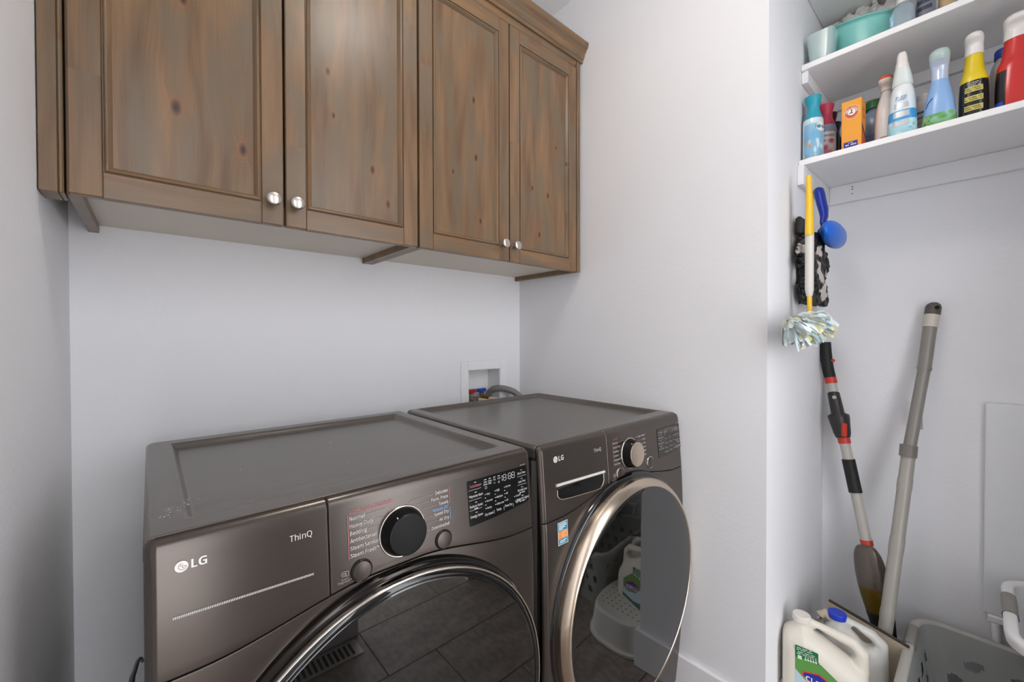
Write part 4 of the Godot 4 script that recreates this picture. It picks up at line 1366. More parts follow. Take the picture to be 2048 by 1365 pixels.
	e = vessel([[0, 0.033, 0.026, 2.4, 0], [0.008, 0.0355, 0.028, 2.5, 0], [0.05, 0.034, 0.027, 2.5, 0], [0.09, 0.029, 0.025, 2.4, 0], [0.12, 0.0235, 0.021, 2.2, 0], [0.135, 0.0205, 0.019, 2.1, 0], [0.145, 0.019, 0.018, 2, 0]], o)
	body(t, "bottle_body", e, 0, 1, mat(Color("8fb6e4"), 0.22), 30)
	label(t, "meadow_picture", e, 0.006, 0.045, -1.6, 1.6, img_mat(96, 48, func(im): gradient(im, Color("9fc4d8"), Color("5fa63a")); splotch(im, Color(0, 0, 0, 0), [Color("6fb544"), Color("4f9a35"), Color("8cc95a")], 21, 40, 4, 10); splotch(im.get_region(Rect2i(0, 0, 1, 1)), Color(0, 0, 0, 0), [Color.WHITE], 1, 1, 1, 2)))
	label(t, "leaf_print", e, 0.010, 0.042, -1.3, -0.45, img_mat(48, 48, func(im): splotch(im, Color("7fae72"), [Color("2f6a35"), Color("d9d27a"), Color("3f8a3f")], 4, 14, 5, 9)), 0.001)
	b = B.new(); b.strip([Vector2(-0.030, 0.068), Vector2(-0.022, 0.083), Vector2(-0.012, 0.092)], 0.003, e.surf(0.032, 0.001))
	put("dark_stroke", b, mat(Color("22348f"), 0.4), t)
	hd = vessel([[0.143, 0.019, 0.018, 2, 0], [0.150, 0.018, 0.018, 2, 0], [0.178, 0.0185, 0.018, 2.1, 0], [0.188, 0.020, 0.022, 2.2, -0.004], [0.196, 0.021, 0.027, 2.4, -0.009]], o)
	body(t, "spray_neck", hd, 0, 1, mat(Color("c9d3ea"), 0.25, 0.2), 16)
	hd = vessel([[0.195, 0.0205, 0.027, 2.3, -0.009], [0.205, 0.022, 0.030, 2.2, -0.012], [0.218, 0.022, 0.029, 2.1, -0.012], [0.228, 0.018, 0.022, 2, -0.009], [0.233, 0.008, 0.010, 2, -0.006]], o)
	body(t, "nozzle_shroud", hd, 0, 1, mat(Color("b9cdc8"), 0.2), 18)
	b = B.new(); b.tube([o + Vector3(0.006, 0.226, -0.014), o + Vector3(0.010, 0.236, 0.0), o + Vector3(0.006, 0.228, 0.014)], [0.009, 0.011, 0.009], 12)
	put("trigger_top", b, mat(Color("5d9a52"), 0.35), t)
	# black and yellow bottle, red bottle: the same kind of angled cap
	for k in 2:
		o = [Vector3(1.915, Y, 1.497), Vector3(1.925, Y, 1.577)][k]
		var w: float = [1.0, 1.45][k]
		var h: float = [1.0, 1.06][k]
		t = thing("cleaner_bottle", o, ["black and yellow cleaner bottle with an angled white cap, beside the red one", "large red cleaner bottle with an angled white cap, at the frame's edge"][k], "bottle", g)
		e = vessel([[0, 0.026 * w, 0.026, 2.4, 0], [0.008, 0.029 * w, 0.028, 2.6, 0], [0.06, 0.0295 * w, 0.0285, 2.6, 0], [0.10, 0.0285 * w, 0.0275, 2.5, 0], [0.125 * h, 0.0265 * w, 0.026, 2.4, 0], [0.145 * h, 0.0215 * w, 0.022, 2.2, 0], [0.175 * h, 0.0185 * w, 0.019, 2.1, 0], [0.192 * h, 0.0172 * w, 0.018, 2, 0]], o)
		if k == 0:
			var hs := e.height(0.112)
			body(t, "bottle_body", e, 0, hs, mat(Color("1a1a1b"), 0.22), 24)
			b = B.new(); e.skin(b, hs, 1, 20, 36, false, true)
			put("yellow_shoulder", b, mat(Color("e8cb22"), 0.3), t)
			for q in 3: label(t, "yellow_print", e, 0.028 + q * 0.026, 0.043 + q * 0.026, -0.5, 0.55, mat(Color("cfc163"), 0.4))
			b = B.new()
			for q in 3:
				for z in 2: b.scribble(-0.012, 0.0325 + q * 0.026 + z * 0.0055, 0.025, 0.0026, e.surf(0.028, 0.0015), q * 3 + z)
			put("dark_print", b, mat(Color("4a4526"), 0.4), t)
			b = B.new()
			for q in 3: b.scribble(-0.010, 0.106 - q * 0.0045, 0.021, 0.0026, e.surf(0.028, 0.0012), q + 9)
			put("small_print", b, mat(Color("c9c4b8"), 0.4), t)
			label(t, "orange_tip", e, 0.108, 0.116, 1.1, 1.7, mat(Color("e07a1f"), 0.4), 0.001)
		else:
			body(t, "bottle_body", e, 0, 1, mat(Color("d2322f"), 0.2), 30)
			label(t, "dark_label", e, 0.012, 0.118, -1.25, -0.45, mat(Color("232326"), 0.25))
			label(t, "blue_label", e, 0.012, 0.034, -1.2, -0.55, mat(Color("2b50c4"), 0.3), 0.0011)
			label(t, "dark_label", e, 0.124, 0.142, 0.5, 1.2, mat(Color("232326"), 0.25))
			label(t, "red_panel", e, 0.02, 0.11, 0.25, 1.2, mat(Color("c9433f"), 0.3))
		hd = vessel([[0.190 * h, 0.0175 * w, 0.0185, 2, 0], [0.192 * h, 0.0190 * w, 0.020, 2, 0], [0.213 * h, 0.0180 * w, 0.019, 2, 0], [0.222 * h, 0.0185 * w, 0.022, 2.1, -0.003], [0.229 * h, 0.0190 * w, 0.027, 2.2, -0.008], [0.238 * h, 0.0185 * w, 0.028, 2.2, -0.009], [0.247 * h, 0.0145 * w, 0.021, 2.1, -0.005], [0.251 * h, 0.006 * w, 0.009, 2, -0.001]], o)
		body(t, "angled_cap", hd, 0, 1, mat(Color("eeeae6"), 0.28), 28)
	# dark bottle with a blue cap between them
	o = Vector3(1.99, Y, 1.553)
	t = thing("cleaner_bottle", o, "clear-shouldered bottle with a blue cap, just behind the red one", "bottle", g)
	e = vessel([[0, 0.026, 0.026, 2, 0], [0.01, 0.028, 0.028, 2, 0], [0.13, 0.028, 0.028, 2, 0], [0.165, 0.024, 0.024, 2, 0], [0.185, 0.0165, 0.0165, 2, 0], [0.192, 0.016, 0.016, 2, 0]], o)
	body(t, "bottle_body", e, 0, 1, mat(Color("c3c4c8"), 0.25))
	b = B.new(); b.lathe([[0.0, 0.188], [0.019, 0.188], [0.019, 0.188], [0.0185, 0.210], [0.016, 0.214], [0.0, 0.214]], o, Vector3.UP, 24)
	put("cap", b, mat(Color("2546b0"), 0.35), t)

func upper_shelf_things() -> void:
	var Y := 2.1865
	# translucent cup
	var o := Vector3(1.907, Y, 1.1455)
	var clear := mat(Color(0.80, 0.88, 0.87, 0.42), 0.2)
	clear.transparency = BaseMaterial3D.TRANSPARENCY_ALPHA
	var t := thing("plastic_cup", o, "frosted clear square plastic beaker at the corner end of the upper shelf", "cup")
	var e := vessel([[0, 0.030, 0.030, 4, 0], [0.003, 0.032, 0.032, 4.5, 0], [0.05, 0.036, 0.036, 5, 0], [0.098, 0.0405, 0.0405, 5, 0]], o)
	var b := B.new()
	e.skin(b, 0, 1, 16, 48, true, false); 
	put("cup_wall", b, clear, t)
	b = B.new()
	e.skin(b, 0.03, 1, 16, 48, true, false, -0.0018)
	put("cup_inside", b, clear, t)
	# turquoise basin
	o = Vector3(2.018, Y, 1.246)
	var teal := mat(Color("7cc4bd"), 0.28)
	t = thing("plastic_basin", o, "turquoise plastic basin with a scooped rim, in the middle of the upper shelf", "basin")
	var prof := [[0, 0.078, 0.068, 2.2, 0], [0.006, 0.086, 0.074, 2.3, 0], [0.05, 0.098, 0.080, 2.3, 0], [0.10, 0.106, 0.084, 2.3, 0], [0.150, 0.112, 0.087, 2.3, 0]]
	e = vessel(prof, o, 0.0)
	var scoop := func(a: float) -> float: return 0.138 - 0.024 * cos(a) + 0.016 * maxf(0.0, -sin(a)) - 0.028 * maxf(0.0, sin(a))
	var rows := []
	for k in 28:
		var row := PackedVector3Array()
		for j in 72:
			var a := TAU * j / 72
			var top: float = scoop.call(a)
			var q: Vector3
			if k == 0: q = o + Vector3(0, 0.0, 0)
			elif k < 14:
				var r: Array = e.at(e.height(minf(top * (k - 1) / 12.0, 0.1499)), a, 0.0)
				q = r[0]; q.y = o.y + top * (k - 1) / 12.0
			elif k < 17:
				var r: Array = e.at(e.height(minf(top, 0.1499)), a, [0.007, 0.010, 0.004][k - 14])
				q = r[0]; q.y = o.y + top + [0.001, 0.005, 0.006][k - 14]
			elif k < 27:
				var f := (26 - k) / 9.0
				var r: Array = e.at(e.height(minf(maxf(top * f, 0.004), 0.1499)), a, -0.0025)
				q = r[0]; q.y = o.y + maxf(top * f, 0.004)
			else: q = o + Vector3(0, 0.004, 0)
			row.append(q)
		rows.append(row)
	b = B.new(); b.grid(rows, true)
	put("basin_wall", b, teal, t)
	b = B.new()
	b.tube([o + Vector3(-0.062, 0.02, -0.070), o + Vector3(-0.064, 0.075, -0.076)], 0.004, 8, true)
	put("rib", b, mat(Color("5fa9a8"), 0.3), t)
	# crumpled white bag behind the basin
	o = Vector3(2.146, Y, 1.216)
	var ns := noise(71, 16.0, 2)
	b = B.new()
	b.nets(func(p: Vector3) -> float:
		var q := p - o - Vector3(0, 0.132, 0)
		var d := (pow(pow(absf(q.x) / 0.042, 3) + pow(absf(q.y) / 0.138, 3) + pow(absf(q.z) / 0.112, 3), 1.0 / 3.0) - 1.0) * 0.038
		return maxf(d + ns.get_noise_3dv(p * 1.6) * 0.016 + ns.get_noise_3dv(p * 4.3) * 0.006, o.y - p.y), Vector3(2.06, Y - 0.006, 1.099), Vector3(2.189, Y + 0.267, 1.345), 0.006)
	var bag := mat(Color("e3e0da"), 0.5)
	bag.backlight_enabled = true; bag.backlight = Color(0.2, 0.2, 0.19)
	tag(put("plastic_bag", b, bag), "crumpled white plastic bag stuffed behind the turquoise basin", "bag")
	# clear bottles: the front one with a blue label, then a row that runs out of the frame
	var glass := mat(Color(0.72, 0.78, 0.82, 0.45), 0.12)
	glass.transparency = BaseMaterial3D.TRANSPARENCY_ALPHA
	o = Vector3(1.915, Y, 1.349)
	t = thing("clear_bottle", o, "clear square-shouldered bottle with a pale blue label, beside the turquoise basin", "bottle", "clear bottles on the upper shelf")
	e = vessel([[0, 0.026, 0.026, 4, 0], [0.004, 0.0285, 0.0285, 4.5, 0], [0.055, 0.0285, 0.0285, 4.5, 0], [0.075, 0.024, 0.024, 3, 0], [0.088, 0.0135, 0.0135, 2, 0], [0.094, 0.0135, 0.0135, 2, 0]], o)
	body(t, "bottle_body", e, 0, 1, glass)
	label(t, "blue_label", e, 0.006, 0.056, -1.5, -0.35, img_mat(32, 32, func(im): splotch(im, Color("8fc3e0"), [Color("e6f1f6"), Color("4f9fd0")], 2, 14, 3, 8)), 0.0008)
	b = B.new(); b.lathe([[0, 0.09], [0.0165, 0.09], [0.0165, 0.09], [0.016, 0.118], [0.0, 0.12]], o, Vector3.UP, 24)
	put("cap", b, M.white, t)
	var row := [[1.402, "6d6f78", "tall clear bottle with dark pump prints, second from the basin", 0.024], [1.445, "b49a72", "slim bottle with a tan and white wrapper, third from the basin", 0.019], [1.485, "d9d5cf", "slim pale white bottle, fourth from the basin", 0.018], [1.526, "6fa8d8", "slim bottle with a blue wrapper, fifth from the basin", 0.019], [1.568, "cfa24a", "slim bottle with an amber wrapper, sixth from the basin", 0.019]]
	for k in row.size():
		var r: Array = row[k]
		o = Vector3(1.93, Y, r[0])
		t = thing("clear_bottle", o, r[2], "bottle", "clear bottles on the upper shelf")
		var w: float = r[3]
		e = vessel([[0, w * 0.92, w * 0.92, 2.6, 0], [0.004, w, w, 2.8, 0], [0.11, w, w, 2.8, 0], [0.13, w * 0.7, w * 0.7, 2.2, 0], [0.14, w * 0.45, w * 0.45, 2, 0], [0.15, w * 0.45, w * 0.45, 2, 0]], o)
		body(t, "bottle_body", e, 0, 1, glass)
		label(t, "wrapper", e, 0.022, 0.085, -1.3, 0.7, mat(Color(r[1]), 0.35), 0.0007)
		if k < 1:
			for q in 2: label(t, "dark_print", e, 0.040 + q * 0.02, 0.052 + q * 0.02, -0.9, 0.3, mat(Color("2b2f45"), 0.4), 0.0014)
		b = B.new(); b.lathe([[0, 0.146], [w * 0.55, 0.146], [w * 0.55, 0.146], [w * 0.52, 0.17], [0, 0.172]], o, Vector3.UP, 20)
		put("cap", b, M.white, t)

# ---------------------------------------------------------------- things that hang in the closet
func hanging_things() -> void:
	var z := 1.156
	# extendable duster with a yellow grip
	var dx := -0.062
	var x := 1.782 + dx
	var t := thing("extendable_duster", Vector3(x, 1.22, z), "yellow-handled duster with fluffy blue, white and yellow head, hanging from the shelf cleat", "duster")
	var yel := mat(Color("f2c32f"), 0.4)
	var b := B.new()
	var path := []; var rr := []
	for q in [[1.752, 0.010, 1.768], [1.748, 0.014, 1.769], [1.735, 0.0145, 1.771], [1.715, 0.016, 1.774], [1.695, 0.017, 1.776], [1.67, 0.0195, 1.778], [1.64, 0.0205, 1.779], [1.62, 0.0215, 1.779], [1.60, 0.023, 1.781], [1.578, 0.0235, 1.781], [1.568, 0.0235, 1.781], [1.566, 0.022, 1.781]]:
		path.append(Vector3(q[2] + dx, q[0], z)); rr.append(q[1] * 0.72)
	b.tube(path, rr, 18, true, 0.7)
	put("handle", b, yel, t)
	b = B.new(); b.tube([Vector3(1.782 + dx, 1.567, z), Vector3(1.783 + dx, 1.40, z), Vector3(1.784 + dx, 1.395, z), Vector3(1.785 + dx, 1.375, z)], [0.0118, 0.0118, 0.0118, 0.008], 20)
	put("pole", b, mat(Color("d6d2cb"), 0.35), t)
	b = B.new(); b.tube([Vector3(1.785 + dx, 1.376, z), Vector3(1.790 + dx, 1.322, z)], 0.0082, 14, true, 0.8)
	b.box(Vector3(1.786 + dx, 1.309, z - 0.010), Vector3(1.812 + dx, 1.317, z + 0.010), 0.003)
	put("neck", b, yel, t)
	b = B.new(); b.box(Vector3(1.772 + dx, 1.300, z - 0.012), Vector3(1.803 + dx, 1.323, z + 0.012), 0.003)
	put("clip", b, mat(Color("e8e0d4"), 0.4), t)
	b = B.new()
	rng.seed = 17
	var cols := [Color("dfe8ea"), Color("dcebf0"), Color("b3d4e2"), Color("efe9b8"), Color("e9e7d8"), Color("cfe3ea"), Color("e6dfa4"), Color("e9eef0"), Color("e4ecec")]
	for k in 420:
		# a loose frill of ribbons that leave the bar in all directions and droop
		var f := rng.randf()
		var root := Vector3(lerpf(1.50, 1.77, f), 1.290 + 0.022 * f + rng.randfn() * 0.004, z + 0.002)
		var a := rng.randf_range(-0.3, PI + 0.3)
		var ln := rng.randf_range(0.035, 0.075)
		var dir := Vector3((f - 0.5) * 1.6 + rng.randfn() * 0.35, -cos(a) * -0.5 - 0.25 - 0.5 * rng.randf(), 0.25 + 0.8 * sin(a)).normalized()
		if k % 3 == 0: dir = Vector3((f - 0.5) * 1.4 + rng.randfn() * 0.3, 0.15 + 0.3 * rng.randf(), 0.5).normalized(); ln *= 0.7
		var w := rng.randf_range(0.004, 0.011)
		var sd := dir.cross(Vector3(rng.randfn(), rng.randfn(), rng.randfn())).normalized()
		var cc: Color = cols[rng.randi() % cols.size()].srgb_to_linear()
		b.col = cc
		var rows := []
		for j in 6:
			var s := j / 5.0
			var p := root + dir * ln * s + Vector3(0, -0.018 * s * s, 0) + sd * sin(s * 4.0 + k) * 0.003
			p.z = maxf(p.z, ZK + 0.006)
			var ww := w * (0.5 + 0.7 * s) * (1.0 if j < 5 else 0.7)
			rows.append(PackedVector3Array([p - sd * ww, p + sd.cross(dir) * 0.002, p + sd * ww]))
		b.grid(rows, false, 1)
	for k in 26:   # the thin veil that hangs lowest
		var f := rng.randf()
		var root := Vector3(lerpf(1.50, 1.72, f), 1.272, z + 0.012 * rng.randfn())
		b.col = Color("e6ebea").srgb_to_linear()
		var rows := []
		for j in 4:
			var s := j / 3.0
			rows.append(PackedVector3Array([root + Vector3(-0.012, -0.05 * s, 0.004), root + Vector3(0, -0.054 * s, 0.010), root + Vector3(0.012, -0.05 * s, 0.003)]))
		b.grid(rows, false, 1)
	var fluff := mat(Color(1, 1, 1), 0.8)
	fluff.vertex_color_use_as_albedo = true
	fluff.backlight_enabled = true; fluff.backlight = Color(0.35, 0.35, 0.35)
	put("fluffy_head", b, fluff, t, true, "stuff")
	# blue brush hanging beside it
	t = thing("plastic_brush", Vector3(1.99, 1.55, 1.14), "glossy blue plastic scrubbing tool with a round head, hanging beside the yellow-handled duster", "brush")
	b = B.new()
	path = []; rr = []
	for q in [[1.775, 0.016, 1.948, 1.13], [1.771, 0.024, 1.948, 1.13], [1.755, 0.027, 1.950, 1.132], [1.725, 0.027, 1.957, 1.136], [1.70, 0.026, 1.966, 1.140], [1.675, 0.021, 1.966, 1.142], [1.650, 0.0165, 1.960, 1.140], [1.63, 0.017, 1.965, 1.14], [1.61, 0.03, 1.975, 1.142], [1.60, 0.034, 1.98, 1.143]]:
		path.append(Vector3(q[2], q[0], q[3])); rr.append(q[1])
	b.tube(path, rr, 20, true, 0.55)
	put("handle", b, mat(Color("1233a0"), 0.35), t)
	b = B.new()
	for q in [1.916, 2.005]: b.tube([Vector3(1.975, 1.638, 1.143), Vector3(q, 1.615, 1.146), Vector3(q - 0.004, 1.588, 1.148)], 0.009, 10)
	put("hinge_arm", b, mat(Color("1747c2"), 0.35), t)
	b = B.new()
	b.nets(func(p: Vector3) -> float:
		var q := (p - Vector3(1.965, 1.605, 1.170))
		var d := (Vector3(q.x / 0.125, q.y / 0.046, q.z / 0.030).length() - 1.0) * 0.030
		return maxf(d, (q.x * 0.20 + q.y) - 0.026), Vector3(1.80, 1.53, 1.112), Vector3(2.15, 1.67, 1.21), 0.005)
	put("round_head", b, mat(Color("1f6fdd"), 0.3), t)
	# bundle of black bags behind the duster
	var ns := noise(91, 11.0, 3)
	var o := Vector3(1.905, 1.48, 1.122)
	b = B.new()
	b.nets(func(p: Vector3) -> float:
		var q := p - o
		var w := 0.168 - 0.05 * exp(-pow((q.y + 0.028) / 0.022, 2)) - 0.03 * smoothstep(-0.02, -0.12, q.y)
		if q.y > 0.06: w -= (q.y - 0.06) * 1.3
		var cx := 0.012 - q.y * 0.12
		var d := (Vector2((q.x - cx) / w, q.z / 0.022).length() - 1.0) * 0.022
		d = maxf(d, absf(q.y) - 0.118)
		return d + ns.get_noise_3dv(p * 1.5) * 0.008 + ns.get_noise_3dv(Vector3(p.x, p.y * 0.4, p.z) * 6.0) * 0.006, Vector3(1.70, 1.345, 1.0985), Vector3(2.12, 1.62, 1.160), 0.004)
	# the white print on the bags
	var polys := []
	for poly in [[[1.695, 1.530], [1.715, 1.553], [1.80, 1.549], [1.80, 1.525], [1.72, 1.515]], [[1.85, 1.545], [1.90, 1.562], [1.935, 1.565], [1.915, 1.545], [1.945, 1.535], [1.93, 1.518], [1.89, 1.528], [1.85, 1.532]],
		[[1.86, 1.510], [1.905, 1.500], [1.945, 1.455], [1.945, 1.432], [1.915, 1.438], [1.885, 1.468]], [[1.885, 1.405], [1.945, 1.428], [2.005, 1.455], [1.995, 1.42], [2.005, 1.402], [1.965, 1.372], [1.915, 1.388]], [[2.01, 1.49], [2.04, 1.497], [2.045, 1.47], [2.05, 1.44], [2.005, 1.432], [2.02, 1.455]], [[1.93, 1.588], [1.97, 1.602], [2.0, 1.596], [1.985, 1.578]]]:
		var pts := PackedVector2Array()
		for p in poly: pts.append(Vector2(p[0], p[1]))
		polys.append(pts)
	for k in b.v.size():
		var white := false
		for pts in polys:
			if Geometry2D.is_point_in_polygon(Vector2(b.v[k].x, b.v[k].y), pts): white = true
		b.c[k] = (Color("d0c6bd") if white and b.n[k].z > -0.2 else Color("15120f")).srgb_to_linear()
	t = thing("bag_bundle", Vector3(1.905, 1.36, 1.122), "bunched black plastic bags with white printed patches, hanging behind the yellow-handled duster", "bags")
	var bagm := mat(Color(1, 1, 1), 0.45)
	bagm.vertex_color_use_as_albedo = true
	put("black_bags", b, bagm, t, true)
	for q in [[1.765, 1.845], [1.865, 1.905]]:
		b = B.new(); b.box(Vector3(q[0], 1.585, 1.105), Vector3(q[1], 1.645, 1.124), 0.006)
		put("loop", b, mat(Color("1a1613"), 0.45), t)

# ---------------------------------------------------------------- things that lean in the closet
func leaning_things() -> void:
	# spray mop with a bottle
	var t := thing("spray_mop", Vector3(2.0, 0, 1.3), "spray mop with black grips, red rings and a smoked bottle, leaning in the corner", "mop")
	var blk := mat(Color("121212"), 0.6)
	var red := mat(Color("c93a2c"), 0.4)
	var gry := mat(Color("b9b4ac"), 0.35)
	var pts := [Vector3(2.140, 1.225, 1.112), Vector3(2.140, 1.19, 1.113), Vector3(2.138, 1.15, 1.117), Vector3(2.136, 1.113, 1.123), Vector3(2.133, 1.085, 1.130)]
	var A := Vector3(2.133, 1.085, 1.130); var Z := Vector3(2.035, 0.20, 1.316)
	var ln := func(f: float) -> Vector3: return A.lerp(Z, f)
	var at := func(y: float) -> Vector3: return A.lerp(Z, (A.y - y) / (A.y - Z.y))
	var b := B.new(); b.tube(pts, [0.018, 0.0195, 0.0195, 0.0195, 0.019], 16)
	put("upper_grip", b, blk, t)
	for q in [[1.088, 1.066, 0.0195], [0.870, 0.846, 0.0195], [0.520, 0.503, 0.0185]]:
		b = B.new(); b.tube([at.call(q[0]), at.call(q[1])], q[2], 16)
		put("red_ring", b, red, t)
	b = B.new(); b.box(Vector3(2.128, 1.148, 1.124), Vector3(2.141, 1.160, 1.144), 0.004)
	put("red_trigger", b, red, t)
	b = B.new(); b.tube([at.call(1.066), at.call(0.50)], 0.0165, 16)
	put("pole", b, gry, t)
	b = B.new()
	var path := []; var rr := []
	for q in [[1.035, 0.012], [1.03, 0.0195], [1.0, 0.0205], [0.955, 0.0215], [0.948, 0.034], [0.935, 0.0335], [0.91, 0.030], [0.885, 0.027], [0.868, 0.0225]]:
		path.append(at.call(q[0]) + Vector3(-0.004, 0, 0.0)); rr.append(q[1])
	b.tube(path, rr, 16)
	put("trigger_housing", b, mat(Color("2c2a28"), 0.4), t)
	b = B.new()
	var c: Vector3 = at.call(0.90)
	b.box(c + Vector3(-0.036, -0.025, 0.005), c + Vector3(-0.024, 0.026, 0.022), 0.004)
	put("red_button", b, red, t)
	b = B.new(); b.tube([at.call(1.016) + Vector3(-0.020, 0, 0.004), at.call(1.016) + Vector3(-0.026, 0, 0.004)], 0.0065, 12)
	put("hang_hole", b, gry, t)
	b = B.new(); b.tube([at.call(0.79), at.call(0.676)], 0.0205, 16)
	put("foam_grip", b, blk, t)
	# the bottle: a long flattened drop round the pole
	b = B.new()
	path = []; rr = []
	var bprof := [[0.508, 0.006], [0.503, 0.021], [0.495, 0.031], [0.475, 0.041], [0.44, 0.0475], [0.40, 0.0495], [0.36, 0.049], [0.32, 0.045], [0.28, 0.039], [0.24, 0.033]]
	for k in 28:
		var q := cr(bprof, k / 27.0)
		path.append(at.call(q[0]) + Vector3(-0.012, 0, -0.004)); rr.append(maxf(q[1], 0.004))
	var k0 := 17
	var smoke := mat(Color("60574e"), 0.12)
	var liquid := mat(Color("604b11"), 0.15)
	b.tube(path.slice(0, k0 + 1), rr.slice(0, k0 + 1), 28, true, 0.62, Vector3(0.9, 0.1, 0.3))
	put("bottle", b, smoke, t)
	b = B.new(); b.tube(path.slice(k0, 24), rr.slice(k0, 24), 28, true, 0.62, Vector3(0.9, 0.1, 0.3))
	put("bottle_liquid", b, liquid, t)
	b = B.new()
	var foot := [Vector3(2.035, 0.30, 1.296)]
	b.tube([path[23], path[27], Vector3(2.015, 0.15, 1.325), Vector3(1.99, 0.05, 1.33)], [rr[23], 0.034, 0.028, 0.022], 20, true, 0.7, Vector3(0.9, 0.1, 0.3))
	b.box(Vector3(1.966, 0.002, 1.19), Vector3(2.06, 0.035, 1.37), 0.008)
	put("mop_head", b, mat(Color("1c1b1a"), 0.5), t)
	# grey telescopic pole
	t = thing("telescopic_pole", Vector3(1.93, 0, 1.3), "long grey telescopic pole with an ivory collar and dark end cap, leaning on the wall", "pole")
	var P := [Vector3(2.160, 1.355, 1.408), Vector3(2.146, 1.278, 1.400), Vector3(2.125, 1.132, 1.388), Vector3(2.10, 0.961, 1.367), Vector3(2.075, 0.86, 1.357), Vector3(2.035, 0.684, 1.345), Vector3(1.985, 0.455, 1.328), Vector3(1.953, 0.258, 1.313), Vector3(1.935, 0.03, 1.297)]
	var pg := mat(Color("8f8a84"), 0.4, 0.15)
	var pl := mat(Color("aaa59c"), 0.4, 0.1)
	b = B.new(); b.tube([P[0] + Vector3(0.001, 0.006, 0), P[0], P[0].lerp(P[1], 0.12), P[0].lerp(P[1], 0.45)], [0.010, 0.017, 0.0205, 0.0205], 18)
	put("end_cap", b, mat(Color("57524d"), 0.5), t)
	b = B.new(); b.tube([P[0].lerp(P[1], 0.14) + Vector3(-0.0185, 0.0, 0.009), P[0].lerp(P[1], 0.14) + Vector3(-0.0215, 0, 0.0105)], 0.006, 12)
	put("hang_hole", b, M.hole, t)
	b = B.new(); b.tube([P[0].lerp(P[1], 0.45), P[1]], 0.0195, 18)
	put("ivory_collar", b, mat(Color("cfc7ba"), 0.4), t)
	b = B.new(); b.tube([P[1], P[1].lerp(P[2], 0.93), P[1].lerp(P[2], 0.94), P[1].lerp(P[2], 0.97), P[1].lerp(P[2], 0.975), P[2]], [0.018, 0.018, 0.0195, 0.0195, 0.018, 0.0185], 18)
	put("upper_tube", b, pg, t)
	b = B.new(); b.tube([P[2], P[2].lerp(P[3], 0.2), P[4], P[4].lerp(P[5], 0.1)], [0.0165, 0.0165, 0.017, 0.017], 18)
	put("middle_tube", b, pg, t)
	b = B.new()
	b.tube([P[3] + Vector3(0.022, 0.045, 0.012), P[3] + Vector3(0.024, -0.03, 0.014)], 0.010, 10, true, 0.6)
	put("clamp_tongue", b, mat(Color("b9b3a9"), 0.4), t)
	b = B.new()
	b.tube([P[4] + Vector3(-0.003, 0.02, 0), P[4] + Vector3(-0.006, -0.018, -0.002)], 0.023, 18)
	put("clamp", b, mat(Color("7d7771"), 0.4), t)
	b = B.new()
	path = []; rr = []
	for k in 60:
		var f := k / 59.0
		var q := f * 4.0
		var kk := mini(int(q), 3)
		path.append(P[4 + kk].lerp(P[5 + kk], q - kk))
		var rib := 0.0
		for e in [0.62, 1.55, 2.6]:
			if absf(q - e) < 0.09: rib = 0.0012
		rr.append(0.0185 + rib)
	b.tube(path, rr, 18)
	put("lower_tube", b, pl, t)
	# tan panel in front of them
	var e0 := Vector3(1.925, 0, 1.172); var e1 := Vector3(1.882, 0, 1.378)
	var nn := Vector3(e1.z - e0.z, 0, e0.x - e1.x).normalized() * 0.006
	t = thing("tan_panel", (e0 + e1) / 2, "flat tan plastic panel with a dark top edge, standing upright behind the bleach jug", "panel")
	var slab := func(th0: float, th1: float, ya: float, yb: float, ha: float, hb: float) -> B:
		# four corners seen from the front: foot and head at either end
		var g := B.new()
		var q := [e0 + Vector3(0, ya, 0), e1 + Vector3(0, yb, 0), e1 + Vector3(0, hb, 0), e0 + Vector3(0, ha, 0)]
		var f := []; var r := []
		for p in q:
			f.append(p + nn * th0); r.append(p + nn * th1)
		g.face(f, nn * signf(th0 - th1)); g.face(r, nn * signf(th1 - th0))
		var mid: Vector3 = (f[0] + f[2] + r[0] + r[2]) / 4
		for k in 4: g.face([f[k], f[(k + 1) % 4], r[(k + 1) % 4], r[k]], (f[k] + f[(k + 1) % 4]) / 2 - mid)
		return g
	put("board", slab.call(-1.0, 1.0, 0.001, 0.001, 0.325, 0.298), mat(Color("b3a692"), 0.5), t)
	put("dark_edge", slab.call(-0.9, 0.7, 0.3252, 0.2982, 0.330, 0.303), mat(Color("3b352f"), 0.6), t)
	# white panel against the back wall
	t = thing("white_panel", Vector3(2.17, 0, 1.7), "tall plain white board on thin legs, against the closet's back wall behind the baskets", "board")
	put("board", box_of(Vector3(2.166, 0.358, 1.526), Vector3(2.1885, 1.033, 1.90), 0.003), mat(Color("e6e7e9"), 0.4), t)
	put("foot_rail", box_of(Vector3(2.158, 0.335, 1.535), Vector3(2.186, 0.3575, 1.89), 0.004), M.trim, t)
	for k in 2:
		b = B.new(); b.tube([Vector3(2.165, 0.335, 1.552 + k * 0.31), Vector3(2.150, 0.005, 1.575 + k * 0.29)], 0.010, 12)
		put("leg", b, M.trim, t)

# ---------------------------------------------------------------- jugs, stool, baskets
func smin(a: float, b: float, k: float) -> float:
	var h := clampf(0.5 + 0.5 * (b - a) / k, 0, 1)
	return lerpf(b, a, h) - k * h * (1 - h)

func capsule(p: Vector3, a: Vector3, b: Vector3, r0: float, r1: float) -> float:
	var h := clampf((p - a).dot(b - a) / (b - a).length_squared(), 0, 1)
	return p.distance_to(a.lerp(b, h)) - lerpf(r0, r1, h)

